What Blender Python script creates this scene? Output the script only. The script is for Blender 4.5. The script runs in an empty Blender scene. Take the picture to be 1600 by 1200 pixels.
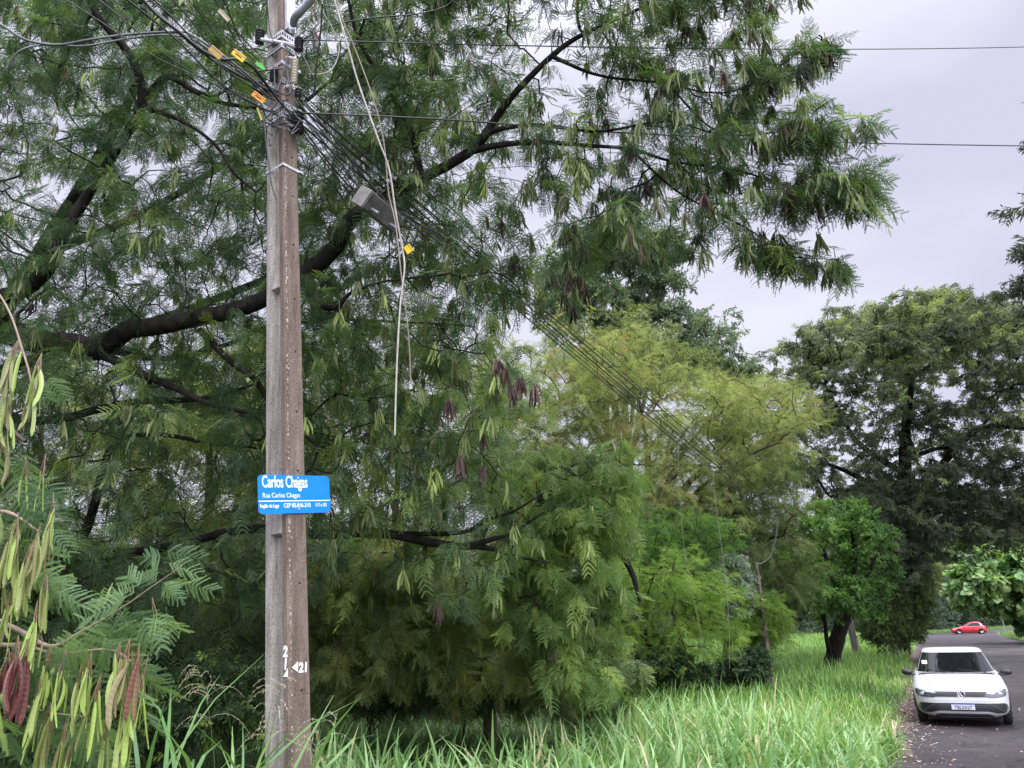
import bpy, math, random
import numpy as np
from mathutils import Matrix, Vector

# ------------------------------------------------------------------ camera
scene = bpy.context.scene
COL = scene.collection
F, PITCH, ROLL, CH = 1200.0, math.atan(384 / 1200.0), math.radians(1.5), 1.9
CAMP = np.array([0, 0, CH])
_sp, _cp, _sr, _cr = math.sin(PITCH), math.cos(PITCH), math.sin(ROLL), math.cos(ROLL)
AX_R = np.array([_cr, _sr * _sp, -_sr * _cp])
AX_U = np.array([_sr, -_cr * _sp, _cr * _cp])
AX_F = np.array([0, _cp, _sp])
cam_data = bpy.data.cameras.new('camera')
cam_data.sensor_width = 36.0
cam_data.lens = 36.0 * F / 1600.0
cam_data.clip_start = 0.05
cam_data.clip_end = 3000
cam = bpy.data.objects.new('camera', cam_data)
COL.objects.link(cam)
M = Matrix.Identity(4)
for i in range(3):
    M[i][0], M[i][1], M[i][2], M[i][3] = AX_R[i], AX_U[i], -AX_F[i], CAMP[i]
cam.matrix_world = M
scene.camera = cam

# ------------------------------------------------------------------ sky and sun
SUN_EL, SUN_AZ = math.radians(42), math.radians(158)      # azimuth clockwise from +Y
world = bpy.data.worlds.new('World')
scene.world = world
world.use_nodes = True
nt = world.node_tree
nt.nodes.clear()
N = nt.nodes.new
out = N('ShaderNodeOutputWorld')
sky = N('ShaderNodeTexSky')
sky.sky_type = 'NISHITA'
sky.sun_disc = False
sky.sun_elevation = SUN_EL
sky.sun_rotation = SUN_AZ
sky.dust_density = 2.0
bg1 = N('ShaderNodeBackground'); bg1.inputs['Strength'].default_value = 0.1
nt.links.new(sky.outputs[0], bg1.inputs[0])
tc = N('ShaderNodeTexCoord')
sep = N('ShaderNodeSeparateXYZ'); nt.links.new(tc.outputs['Generated'], sep.inputs[0])
rise = N('ShaderNodeMapRange')
rise.interpolation_type = 'SMOOTHSTEP'
rise.inputs['From Min'].default_value = 0.62; rise.inputs['From Max'].default_value = 1.0
rise.inputs['To Min'].default_value = 0.61; rise.inputs['To Max'].default_value = 3.6
nt.links.new(sep.outputs['Z'], rise.inputs['Value'])
mp = N('ShaderNodeMapping'); mp.inputs['Scale'].default_value = (1, 1, 2.6)
nt.links.new(tc.outputs['Generated'], mp.inputs[0])
nz = N('ShaderNodeTexNoise'); nz.inputs['Scale'].default_value = 2.3
nz.inputs['Detail'].default_value = 4; nz.inputs['Roughness'].default_value = 0.45
nt.links.new(mp.outputs[0], nz.inputs['Vector'])
cr = N('ShaderNodeValToRGB')
cr.color_ramp.elements[0].position = 0.38; cr.color_ramp.elements[0].color = (0.86, 0.86, 1.08, 1)
cr.color_ramp.elements[1].position = 0.62; cr.color_ramp.elements[1].color = (1.10, 1.09, 1.27, 1)
nt.links.new(nz.outputs[0], cr.inputs[0])
bg2 = N('ShaderNodeBackground')
nt.links.new(cr.outputs[0], bg2.inputs[0]); nt.links.new(rise.outputs[0], bg2.inputs['Strength'])
sunv = (math.sin(SUN_AZ) * math.cos(SUN_EL), math.cos(SUN_AZ) * math.cos(SUN_EL), math.sin(SUN_EL))
dt = N('ShaderNodeVectorMath'); dt.operation = 'DOT_PRODUCT'; dt.inputs[1].default_value = sunv
nt.links.new(tc.outputs['Generated'], dt.inputs[0])
gl_ = N('ShaderNodeMapRange'); gl_.interpolation_type = 'SMOOTHSTEP'  # cloud glow round the sun, added as fill from behind the camera
gl_.inputs['From Min'].default_value = 0.15; gl_.inputs['From Max'].default_value = 1.0
gl_.inputs['To Min'].default_value = 0.0; gl_.inputs['To Max'].default_value = 2.0
nt.links.new(dt.outputs['Value'], gl_.inputs['Value'])
ad_ = N('ShaderNodeMath'); ad_.operation = 'ADD'
nt.links.new(rise.outputs[0], ad_.inputs[0]); nt.links.new(gl_.outputs[0], ad_.inputs[1])
nt.links.new(ad_.outputs[0], bg2.inputs['Strength'])
mx = N('ShaderNodeMixShader'); mx.inputs[0].default_value = 0.94
nt.links.new(bg1.outputs[0], mx.inputs[1]); nt.links.new(bg2.outputs[0], mx.inputs[2])
nt.links.new(mx.outputs[0], out.inputs[0])

sun_data = bpy.data.lights.new('sun', 'SUN')
sun_data.energy = 1.5
sun_data.angle = math.radians(20)
sun_data.color = (1.0, 0.96, 0.9)
sun = bpy.data.objects.new('sun', sun_data)
COL.objects.link(sun)
sd = Vector((math.sin(SUN_AZ) * math.cos(SUN_EL), math.cos(SUN_AZ) * math.cos(SUN_EL), math.sin(SUN_EL)))
sun.rotation_euler = sd.to_track_quat('Z', 'Y').to_euler()
sun.location = (20, -20, 40)

scene.render.engine = 'CYCLES'
scene.view_settings.view_transform = 'Standard'
scene.view_settings.look = 'None'
scene.view_settings.exposure = 0.45
scene.view_settings.gamma = 1.0
cy = scene.cycles
cy.max_bounces = 8; cy.diffuse_bounces = 5; cy.glossy_bounces = 2
cy.transmission_bounces = 4; cy.transparent_max_bounces = 4
cy.caustics_reflective = False; cy.caustics_refractive = False
try:
    cy.use_denoising = True
    cy.denoiser = 'OPENIMAGEDENOISE'
    cy.denoising_input_passes = 'RGB_ALBEDO_NORMAL'
    cy.denoising_prefilter = 'ACCURATE'
except Exception:
    pass

# ------------------------------------------------------------------ geometry helpers
rng = np.random.default_rng(11)
random.seed(5)

def ray(px, py):
    u, v = (px - 800) / F, (600 - py) / F
    return AX_F + u * AX_R + v * AX_U
def P(px, py, d):
    return CAMP + ray(px, py) * d
def GND(px, py, z=0.0):
    r = ray(px, py)
    return P(px, py, (z - CH) / r[2])
def project(V):
    q = V - CAMP
    d = q @ AX_F
    return 800 + F * (q @ AX_R) / d, 600 - F * (q @ AX_U) / d, d
E1 = np.array([0.4530, 0.8915]); E2 = np.array([0.8915, -0.4530])     # along the road, across it
def rs(r, s):
    return E1 * s + E2 * r
def ground_z(x, y):
    s = x * E1[0] + y * E1[1]
    return 0.012 * np.maximum(0, s - 112)

def norm(v):
    v = np.asarray(v, float)
    return v / np.maximum(np.linalg.norm(v, axis=-1, keepdims=True), 1e-9)

def tag(o, label=None, cat=None, group=None, kind=None):
    if label: o['label'] = label
    if cat: o['category'] = cat
    if group: o['group'] = group
    if kind: o['kind'] = kind
    return o
def empty(name, loc, label=None, cat=None, group=None, rz=0.0):
    o = bpy.data.objects.new(name, None)
    o.empty_display_size = 0.2
    COL.objects.link(o)
    o.location = tuple(float(v) for v in loc); o.rotation_euler = (0, 0, rz)
    return tag(o, label, cat, group)

class MB:
    """collects vertices and faces, builds them as one mesh object"""
    def __init__(s):
        s.V = []; s.Fs = []; s.T = []; s.n = 0; s.mi = []
    def add(s, V, Fc, tint=0.5, mi=0):
        V = np.asarray(V, float).reshape(-1, 3); Fc = np.asarray(Fc, int)
        if len(V) == 0 or len(Fc) == 0: return s
        s.V.append(V); s.Fs.append(Fc + s.n)
        t = np.asarray(tint, float)
        s.T.append(np.broadcast_to(t, (len(V),)) if t.ndim == 0 else t)
        s.mi.append(np.full(len(Fc), mi))
        s.n += len(V)
        return s
    def build(s, name, mat, parent=None, smooth=False, local=None):
        me = bpy.data.meshes.new(name)
        V = np.concatenate(s.V)
        if local is not None:                  # world coordinates -> the parent's frame (translation only)
            V = V - np.asarray(local)
        me.vertices.add(len(V)); me.vertices.foreach_set('co', V.astype(np.float32).ravel())
        loops = np.concatenate([f.ravel() for f in s.Fs])
        tot = np.concatenate([np.full(len(f), f.shape[1]) for f in s.Fs])
        start = np.concatenate([[0], np.cumsum(tot)[:-1]])
        me.loops.add(len(loops)); me.loops.foreach_set('vertex_index', loops.astype(np.int32))
        me.polygons.add(len(tot)); me.polygons.foreach_set('loop_start', start.astype(np.int32))
        mats = mat if isinstance(mat, (list, tuple)) else [mat]
        for m in mats: me.materials.append(m)
        if len(mats) > 1:
            me.polygons.foreach_set('material_index', np.concatenate(s.mi).astype(np.int32))
        me.polygons.foreach_set('use_smooth', np.full(len(tot), bool(smooth)))
        at = me.attributes.new('tint', 'FLOAT', 'POINT')
        at.data.foreach_set('value', np.concatenate(s.T).astype(np.float32))
        me.update(calc_edges=True); me.validate()
        o = bpy.data.objects.new(name, me)
        COL.objects.link(o)
        if parent is not None: o.parent = parent
        return o

def box(c, size, R=None):
    c = np.asarray(c, float); h = np.asarray(size, float) / 2
    V = np.array([[x, y, z] for x in (-1, 1) for y in (-1, 1) for z in (-1, 1)], float) * h
    if R is not None: V = V @ np.asarray(R).T
    Fc = np.array([[0, 1, 3, 2], [4, 6, 7, 5], [0, 4, 5, 1], [2, 3, 7, 6], [0, 2, 6, 4], [1, 5, 7, 3]])
    return V + c, Fc

def frames(D):
    D = norm(D)
    ref = np.where(np.abs(D[:, 2:3]) > 0.9, np.array([[1.0, 0, 0]]), np.array([[0, 0, 1.0]]))
    A = norm(np.cross(D, ref)); B = np.cross(D, A)
    return A, B

def frusta(a, b, ra, rb, k=4):
    """n tapering prisms between points a and b"""
    n = len(a); A, B = frames(b - a)
    th = np.arange(k) * 2 * math.pi / k
    c, s = np.cos(th), np.sin(th)
    ring = A[:, None, :] * c[None, :, None] + B[:, None, :] * s[None, :, None]
    V = np.concatenate([a[:, None, :] + ring * ra[:, None, None], b[:, None, :] + ring * rb[:, None, None]], 1).reshape(-1, 3)
    i = np.arange(k); j = (i + 1) % k
    f = np.stack([i, j, j + k, i + k], 1)
    Fc = (f[None] + (np.arange(n) * 2 * k)[:, None, None]).reshape(-1, 4)
    return V, Fc

def tube(pts, rad, k=8, caps=True, wob=0.0):
    pts = np.asarray(pts, float); n = len(pts); rad = np.broadcast_to(np.asarray(rad, float), (n,))
    D = np.gradient(pts, axis=0); D = norm(D)
    a = np.cross(D[0], [0, 0, 1.0])
    if np.linalg.norm(a) < 0.1: a = np.cross(D[0], [1.0, 0, 0])
    a = a / np.linalg.norm(a)
    rings = []
    th = np.arange(k) * 2 * math.pi / k
    for i in range(n):
        a = a - D[i] * (a @ D[i]); a = a / np.linalg.norm(a)
        b = np.cross(D[i], a)
        rr = rad[i] * (1 + wob * rng.uniform(-1, 1, k))
        rings.append(pts[i] + np.outer(np.cos(th) * rr, a) + np.outer(np.sin(th) * rr, b))
    V = np.concatenate(rings)
    i = np.arange(k); j = (i + 1) % k
    f = np.stack([i, j, j + k, i + k], 1)
    Fc = (f[None] + (np.arange(n - 1) * k)[:, None, None]).reshape(-1, 4)
    return V, Fc

def spline(pts, n=8):
    """Catmull-Rom through the rows of pts (any width)"""
    p = np.asarray(pts, float)
    p = np.vstack([2 * p[0] - p[1], p, 2 * p[-1] - p[-2]])
    outp = []
    for i in range(1, len(p) - 2):
        for t in np.arange(n) / n:
            a, b, c, d = p[i - 1], p[i], p[i + 1], p[i + 2]
            outp.append(0.5 * (2 * b + (c - a) * t + (2 * a - 5 * b + 4 * c - d) * t * t + (3 * b - 3 * c + d - a) * t ** 3))
    outp.append(p[-2])
    return np.array(outp)

# ------------------------------------------------------------------ materials
def new_mat(name):
    m = bpy.data.materials.new(name); m.use_nodes = True
    t = m.node_tree; b = t.nodes['Principled BSDF']
    return m, t, b
def ramp(t, cols):
    r = t.nodes.new('ShaderNodeValToRGB')
    e = r.color_ramp.elements
    e[0].position = cols[0][0]; e[0].color = (*cols[0][1], 1)
    e[1].position = cols[-1][0]; e[1].color = (*cols[-1][1], 1)
    for p, c in cols[1:-1]:
        q = e.new(p); q.color = (*c, 1)
    return r
def leaf_mat(name, cols, trans=0.35, rough=0.5, spec=0.35, tcol=1.5):
    cols = [(p, tuple(0.95 * v + 0.05 * (c[0] * .3 + c[1] * .6 + c[2] * .1) for v in c)) for p, c in cols]
    m, t, b = new_mat(name)
    a = t.nodes.new('ShaderNodeAttribute'); a.attribute_name = 'tint'
    r = ramp(t, cols); t.links.new(a.outputs['Fac'], r.inputs[0])
    t.links.new(r.outputs[0], b.inputs['Base Color'])
    b.inputs['Roughness'].default_value = rough
    b.inputs['Specular IOR Level'].default_value = spec
    tr = t.nodes.new('ShaderNodeBsdfTranslucent')
    mul = t.nodes.new('ShaderNodeVectorMath'); mul.operation = 'MULTIPLY'
    mul.inputs[1].default_value = (tcol * 1.15, tcol * 1.15, tcol * 0.6)
    t.links.new(r.outputs[0], mul.inputs[0]); t.links.new(mul.outputs[0], tr.inputs[0])
    mixn = t.nodes.new('ShaderNodeMixShader'); mixn.inputs[0].default_value = trans
    t.links.new(b.outputs[0], mixn.inputs[1]); t.links.new(tr.outputs[0], mixn.inputs[2])
    t.links.new(mixn.outputs[0], t.nodes['Material Output'].inputs[0])
    return m
def plain(name, col, rough=0.5, metal=0.0, noise=0.0, scale=20.0, coat=0.0, bump=0.0, spec=0.5):
    m, t, b = new_mat(name)
    b.inputs['Base Color'].default_value = (*col, 1)
    b.inputs['Roughness'].default_value = rough
    b.inputs['Metallic'].default_value = metal
    b.inputs['Coat Weight'].default_value = coat
    b.inputs['Specular IOR Level'].default_value = spec
    if noise or bump:
        c = t.nodes.new('ShaderNodeTexCoord')
        nzz = t.nodes.new('ShaderNodeTexNoise'); nzz.inputs['Scale'].default_value = scale
        nzz.inputs['Detail'].default_value = 6
        t.links.new(c.outputs['Object'], nzz.inputs['Vector'])
        if noise:
            lo = tuple(v * (1 - noise) for v in col); hi = tuple(min(1, v * (1 + noise)) for v in col)
            r = ramp(t, [(0.3, lo), (0.7, hi)])
            t.links.new(nzz.outputs[0], r.inputs[0]); t.links.new(r.outputs[0], b.inputs['Base Color'])
        if bump:
            bp = t.nodes.new('ShaderNodeBump'); bp.inputs['Strength'].default_value = bump
            bp.inputs['Distance'].default_value = 0.02
            t.links.new(nzz.outputs[0], bp.inputs['Height']); t.links.new(bp.outputs[0], b.inputs['Normal'])
    return m
def bark_mat(name, dark, light, scale=9.0):
    m, t, b = new_mat(name)
    c = t.nodes.new('ShaderNodeTexCoord')
    mpn = t.nodes.new('ShaderNodeMapping'); mpn.inputs['Scale'].default_value = (1, 1, 0.35)
    t.links.new(c.outputs['Object'], mpn.inputs[0])
    n1 = t.nodes.new('ShaderNodeTexNoise'); n1.inputs['Scale'].default_value = scale; n1.inputs['Detail'].default_value = 8
    t.links.new(mpn.outputs[0], n1.inputs['Vector'])
    r = ramp(t, [(0.35, dark), (0.7, light)])
    t.links.new(n1.outputs[0], r.inputs[0]); t.links.new(r.outputs[0], b.inputs['Base Color'])
    bp = t.nodes.new('ShaderNodeBump'); bp.inputs['Strength'].default_value = 0.8; bp.inputs['Distance'].default_value = 0.03
    t.links.new(n1.outputs[0], bp.inputs['Height']); t.links.new(bp.outputs[0], b.inputs['Normal'])
    b.inputs['Roughness'].default_value = 0.9
    b.inputs['Specular IOR Level'].default_value = 0.2
    return m

BARK_DARK = bark_mat('dark wet bark', (0.007, 0.006, 0.0055), (0.030, 0.025, 0.021))
BARK_BROWN = bark_mat('brown bark', (0.035, 0.024, 0.018), (0.13, 0.095, 0.07))
BARK_GREY = bark_mat('grey bark', (0.04, 0.038, 0.033), (0.16, 0.15, 0.13))
TWIG_TAN = plain('tan dry twig', (0.25, 0.185, 0.135), 0.7, noise=0.3)
LEAF_TEAL = leaf_mat('leucaena leaf', [(0.0, (0.030, 0.066, 0.036)), (0.4, (0.056, 0.110, 0.046)), (0.75, (0.105, 0.180, 0.050)), (1.0, (0.21, 0.30, 0.06))], trans=0.42)
LEAF_NEAR = leaf_mat('near leucaena leaf', [(0.0, (0.055, 0.12, 0.055)), (0.5, (0.12, 0.215, 0.08)), (0.85, (0.20, 0.32, 0.095)), (1.0, (0.30, 0.43, 0.09))], trans=0.35)
LEAF_DROOP = leaf_mat('drooping leaf', [(0.0, (0.06, 0.12, 0.04)), (0.5, (0.14, 0.24, 0.06)), (1.0, (0.32, 0.42, 0.10))], trans=0.4)
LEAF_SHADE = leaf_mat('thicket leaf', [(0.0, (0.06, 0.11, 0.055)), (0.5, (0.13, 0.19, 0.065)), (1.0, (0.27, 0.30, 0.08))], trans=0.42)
LEAF_YELLOW = leaf_mat('yellow green leaf', [(0.0, (0.13, 0.17, 0.06)), (0.3, (0.20, 0.26, 0.08)), (0.55, (0.29, 0.34, 0.11)), (0.8, (0.34, 0.42, 0.12)), (1.0, (0.36, 0.28, 0.15))], trans=0.4, rough=0.6, tcol=1.15)
LEAF_MID = leaf_mat('mid green leaf', [(0.0, (0.05, 0.09, 0.035)), (0.5, (0.11, 0.17, 0.05)), (1.0, (0.20, 0.26, 0.07))], trans=0.35)
LEAF_DARK = leaf_mat('dark grey green leaf', [(0.0, (0.045, 0.062, 0.048)), (0.5, (0.098, 0.130, 0.082)), (0.85, (0.17, 0.215, 0.11)), (1.0, (0.27, 0.35, 0.12))], trans=0.35)
LEAF_EUC = leaf_mat('blue green leaf', [(0.0, (0.06, 0.10, 0.065)), (0.5, (0.12, 0.18, 0.10)), (1.0, (0.22, 0.30, 0.12))], trans=0.3)
LEAF_FRESH = leaf_mat('fresh green leaf', [(0.0, (0.035, 0.085, 0.025)), (0.5, (0.075, 0.17, 0.035)), (1.0, (0.17, 0.32, 0.05))], trans=0.4)
LEAF_LIME = leaf_mat('lime green leaf', [(0.0, (0.08, 0.16, 0.03)), (0.5, (0.16, 0.27, 0.04)), (1.0, (0.28, 0.40, 0.07))], trans=0.45)
LEAF_SILVER = leaf_mat('silver leaf', [(0.0, (0.12, 0.17, 0.12)), (0.5, (0.22, 0.29, 0.22)), (1.0, (0.34, 0.42, 0.33))], trans=0.25, rough=0.6)
LEAF_BROAD = leaf_mat('broad green leaf', [(0.0, (0.06, 0.13, 0.045)), (0.5, (0.13, 0.25, 0.085)), (1.0, (0.27, 0.39, 0.15))], trans=0.3, rough=0.35)
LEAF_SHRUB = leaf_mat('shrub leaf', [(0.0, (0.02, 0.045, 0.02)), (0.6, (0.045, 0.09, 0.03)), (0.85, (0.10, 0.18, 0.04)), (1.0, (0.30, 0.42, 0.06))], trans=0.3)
POD = leaf_mat('seed pod', [(0.0, (0.04, 0.018, 0.016)), (0.18, (0.11, 0.06, 0.045)), (0.3, (0.13, 0.16, 0.06)), (0.65, (0.21, 0.28, 0.08)), (1.0, (0.33, 0.42, 0.10))], trans=0.3, rough=0.4)
GRASS_TALL = leaf_mat('tall grass', [(0.0, (0.04, 0.09, 0.03)), (0.3, (0.10, 0.23, 0.06)), (0.65, (0.19, 0.35, 0.115)), (0.9, (0.33, 0.51, 0.18)), (1.0, (0.48, 0.45, 0.24))], trans=0.35, rough=0.36, spec=0.5, tcol=1.1)
GRASS_FAR = leaf_mat('verge grass', [(0.0, (0.06, 0.13, 0.035)), (0.4, (0.13, 0.27, 0.055)), (0.8, (0.24, 0.42, 0.09)), (0.95, (0.34, 0.47, 0.14)), (1.0, (0.45, 0.40, 0.22))], trans=0.35, rough=0.45, tcol=1.1)
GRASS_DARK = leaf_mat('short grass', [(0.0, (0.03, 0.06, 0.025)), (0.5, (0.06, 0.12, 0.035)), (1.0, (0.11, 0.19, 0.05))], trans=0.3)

# ------------------------------------------------------------------ leaf templates (leaf along +X, upper side +Z)
def tpl_bipinnate(L=1.0, npin=7, plen=0.40, m=8, droop=0.35, seed=0, wid=0.055, skip=0.0):
    r = np.random.default_rng(seed)
    V, T = [], []
    def tri(a, b, c):
        k = len(V); V.extend([a, b, c]); T.append([k, k + 1, k + 2])
    def rach(t):
        return np.array([L * t * (1 - 0.08 * t), 0, -droop * L * t * t])
    for i in range(6):                                       # the stalk
        a, b = rach(i / 6), rach((i + 1) / 6)
        w = 0.007 * L
        tri(a + [0, w, 0], a - [0, w, 0], b)
    for i in range(npin):
        t0 = 0.22 + 0.76 * i / max(1, npin - 1)
        o = rach(t0)
        for sgn in (-1, 1):
            if r.random() < skip: continue
            ang = math.radians(r.uniform(52, 68) - 18 * (t0 - 0.3)) * sgn
            pl = plen * L * (0.75 + 0.5 * math.sin(math.pi * min(1, t0 * 0.95))) * r.uniform(0.85, 1.1) * 0.85
            d = np.array([math.cos(ang), math.sin(ang), -0.12])
            dr = r.uniform(0.25, 0.75)
            def pin(s):
                q = o + d * pl * s; q[2] -= dr * pl * s * s * 0.6; q[0] += 0.12 * pl * s * s
                return q
            nrm = np.array([-math.sin(ang), math.cos(ang), 0])
            tri(pin(0) + nrm * .006 * L, pin(0) - nrm * .006 * L, pin(.5)); tri(pin(.5) + nrm * .004 * L, pin(.5) - nrm * .004 * L, pin(1.0))
            for j in range(m):
                s = (j + 0.3) / m
                a, b = pin(s), pin(min(1.0, s + 0.85 / m))
                ww = wid * L * (1 - 0.35 * s)
                for side in (-1, 1):
                    tip = (a + b) / 2 + nrm * side * ww + d * ww * 0.35 + np.array([0, 0, r.uniform(-0.3, 0.25) * ww])
                    tri(a, b, tip)
    return np.array(V), np.array(T)

def leaf_blade(pos, d, up, l, w, fold=0.15):
    d = d / np.linalg.norm(d); s = np.cross(up, d); s = s / np.linalg.norm(s); u = np.cross(d, s)
    return np.array([pos, pos + d * l * 0.42 + s * w / 2 + u * fold * w, pos + d * l * 0.42 - s * w / 2 + u * fold * w, pos + d * l - u * 0.12 * l]), np.array([[0, 2, 3], [0, 3, 1]])

def tpl_cluster(n=8, l=0.5, w=0.14, spread=0.7, droop=0.4, seed=0, length=1.0, fat=False):
    """a short shoot along +X carrying n simple leaves"""
    r = np.random.default_rng(seed); V, T = [], []
    k = 0
    for i in range(n):
        t = (i + 0.5) / n
        pos = np.array([length * t * 0.8, 0, 0]) + r.normal(0, 0.03, 3)
        a = r.uniform(0, 2 * math.pi)
        d = np.array([r.uniform(0.2, 1.0), math.cos(a) * spread, math.sin(a) * spread * 0.7 - droop])
        up = np.array([0, 0, 1.0]) + r.normal(0, 0.35, 3)
        ll = l * r.uniform(0.7, 1.15)
        if fat:
            dd = d / np.linalg.norm(d); s = np.cross(up, dd); s /= np.linalg.norm(s); u = np.cross(dd, s)
            pr = [(0, 0), (0.12, .38), (0.42, .5), (0.75, .36), (1, 0), (0.75, -.36), (0.42, -.5), (0.12, -.38)]
            vv = [pos + dd * ll * x + s * w * y + u * (abs(y) * 0.25 * w - 0.12 * x * x * ll) for x, y in pr]
            tt = [[0, 1, 7], [1, 2, 6], [1, 6, 7], [2, 3, 5], [2, 5, 6], [3, 4, 5]]
        else:
            vv, tt = leaf_blade(pos, d, up, ll, w)
        V.extend(vv); T.extend((np.array(tt) + k).tolist()); k += len(vv)
    return np.array(V), np.array(T)

def tpl_feather(n=9, w=0.05, l=0.26, seed=0):
    """a simple pinnate leaf, fine leaflets"""
    r = np.random.default_rng(seed); V, T = [], []; k = 0
    for i in range(n):
        t = 0.1 + 0.9 * i / (n - 1)
        pos = np.array([t, 0, -0.3 * t * t])
        for s in (-1, 1):
            d = np.array([0.45, s, r.uniform(-0.5, 0.1)])
            vv, tt = leaf_blade(pos, d, np.array([0, 0, 1.0]), l * r.uniform(0.7, 1.1) * (1.2 - 0.5 * t), w)
            V.extend(vv); T.extend((tt + k).tolist()); k += len(vv)
    return np.array(V), np.array(T)

def tpl_pod(ns=3, length=1.0, w=0.125, seed=0, ridges=False):
    r = np.random.default_rng(seed)
    n = 22 if ridges else ns
    cur = r.uniform(-0.12, 0.12); tw = r.uniform(-0.4, 0.4)
    V, Q = [], []
    for i in range(n + 1):
        t = i / n
        ww = w * (0.35 + 0.65 * min(1, t * 5)) * (1 if t < 0.88 else (1 - t) / 0.12 * 0.75 + 0.25)
        c = np.array([t * length, cur * math.sin(math.pi * t), 0])
        a = tw * t
        s = np.array([0, math.cos(a), math.sin(a)]); u = np.array([0, -math.sin(a), math.cos(a)])
        th = w * 0.12 * (1.25 if (ridges and i % 2) else 1.0)
        V += [c - s * ww / 2, c + u * th, c + s * ww / 2, c - u * th]
    for i in range(n):
        for a in range(4):
            b = (a + 1) % 4
            Q += [[4 * i + a, 4 * i + b, 4 * i + 4 + b], [4 * i + a, 4 * i + 4 + b, 4 * i + 4 + a]]
    return np.array(V), np.array(Q)

def scatter(mb, tpls, pos, dirs, scale, tint, roll=0.5, up=None, tjit=0.0):
    """copies of the templates with their X axis along dirs, written into the mesh builder"""
    n = len(pos)
    if n == 0: return
    X = norm(dirs)
    U = np.tile([0, 0, 1.0], (n, 1)) + rng.normal(0, roll, (n, 3)) if up is None else up
    Y = norm(np.cross(U, X)); Z = np.cross(X, Y)
    R = np.stack([X, Y, Z], 1)                               # rows are the axes
    which = rng.integers(0, len(tpls), n)
    scale = np.broadcast_to(np.asarray(scale, float), (n,)); tint = np.broadcast_to(np.asarray(tint, float), (n,))
    for k, (tv, tf) in enumerate(tpls):
        idx = np.nonzero(which == k)[0]
        if len(idx) == 0: continue
        V = np.einsum('vi,nij->nvj', tv, R[idx]) * scale[idx, None, None] + pos[idx, None, :]
        Fc = tf[None] + (np.arange(len(idx)) * len(tv))[:, None, None]
        T = np.repeat(tint[idx], len(tv))
        if tjit: T = np.clip(T + rng.normal(0, tjit, len(T)), 0, 1)
        mb.add(V.reshape(-1, 3), Fc.reshape(-1, tf.shape[1]), T)

# ------------------------------------------------------------------ growing a tree through points in space
def grow(roots, attr, alpha=0.25):
    """greedy tree: every attractor hangs from the root or attractor that gives it the cheapest way home"""
    n = len(attr); R = len(roots)
    allp = np.vstack([roots, attr])
    D = np.linalg.norm(attr[:, None, :] - roots[None], axis=2)
    bp = D.argmin(1); bd = D[np.arange(n), bp]
    path = np.zeros(R + n); cost = bd.copy(); parent = bp.copy(); done = np.zeros(n, bool)
    order = []
    for _ in range(n):
        j = int(np.argmin(np.where(done, 1e9, cost)))
        done[j] = True; order.append(j)
        path[R + j] = path[parent[j]] + np.linalg.norm(attr[j] - allp[parent[j]])
        d = np.linalg.norm(attr - attr[j], axis=1)
        c = d + alpha * path[R + j]
        m = (~done) & (c < cost)
        cost[m] = c[m]; parent[m] = R + j
    w = np.ones(R + n)
    for j in reversed(order): w[parent[j]] += w[R + j]
    return parent, w, allp, R

def branch_mesh(mb, parent, w, allp, R, r0=0.004, ex=0.42, rmax=0.06, sag=0.06, kids=4, tint=0.5):
    n = len(parent)
    b = allp[R:]; a = allp[parent]
    rb = np.minimum(r0 * w[R:] ** ex, rmax)
    ra = np.where(parent >= R, np.minimum(r0 * w[parent] ** ex, rmax), rb * 1.25)
    ra = np.minimum(ra, rb * 1.6)
    L = np.linalg.norm(b - a, axis=1)
    m1 = a + (b - a) * 0.36 + rng.normal(0, 1, (n, 3)) * L[:, None] * 0.06 + np.array([0, 0, 1]) * (L * sag)[:, None]
    m2 = a + (b - a) * 0.70 + rng.normal(0, 1, (n, 3)) * L[:, None] * 0.06 + np.array([0, 0, 1]) * (L * sag * 0.8)[:, None]
    r1 = ra + (rb - ra) * 0.36; r2 = ra + (rb - ra) * 0.7
    for p, q, x, y in ((a, m1, ra, r1), (m1, m2, r1, r2), (m2, b, r2, rb)):
        V, Fc = frusta(p, q, x, y, kids); mb.add(V, Fc, tint)
    return b - m2

def limb_world(pl):
    """(px, py, depth, radius m) rows -> smooth world polyline"""
    q = np.array([[*P(p[0], p[1], p[2]), p[3]] for p in pl])
    return spline(q, 7)

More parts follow.
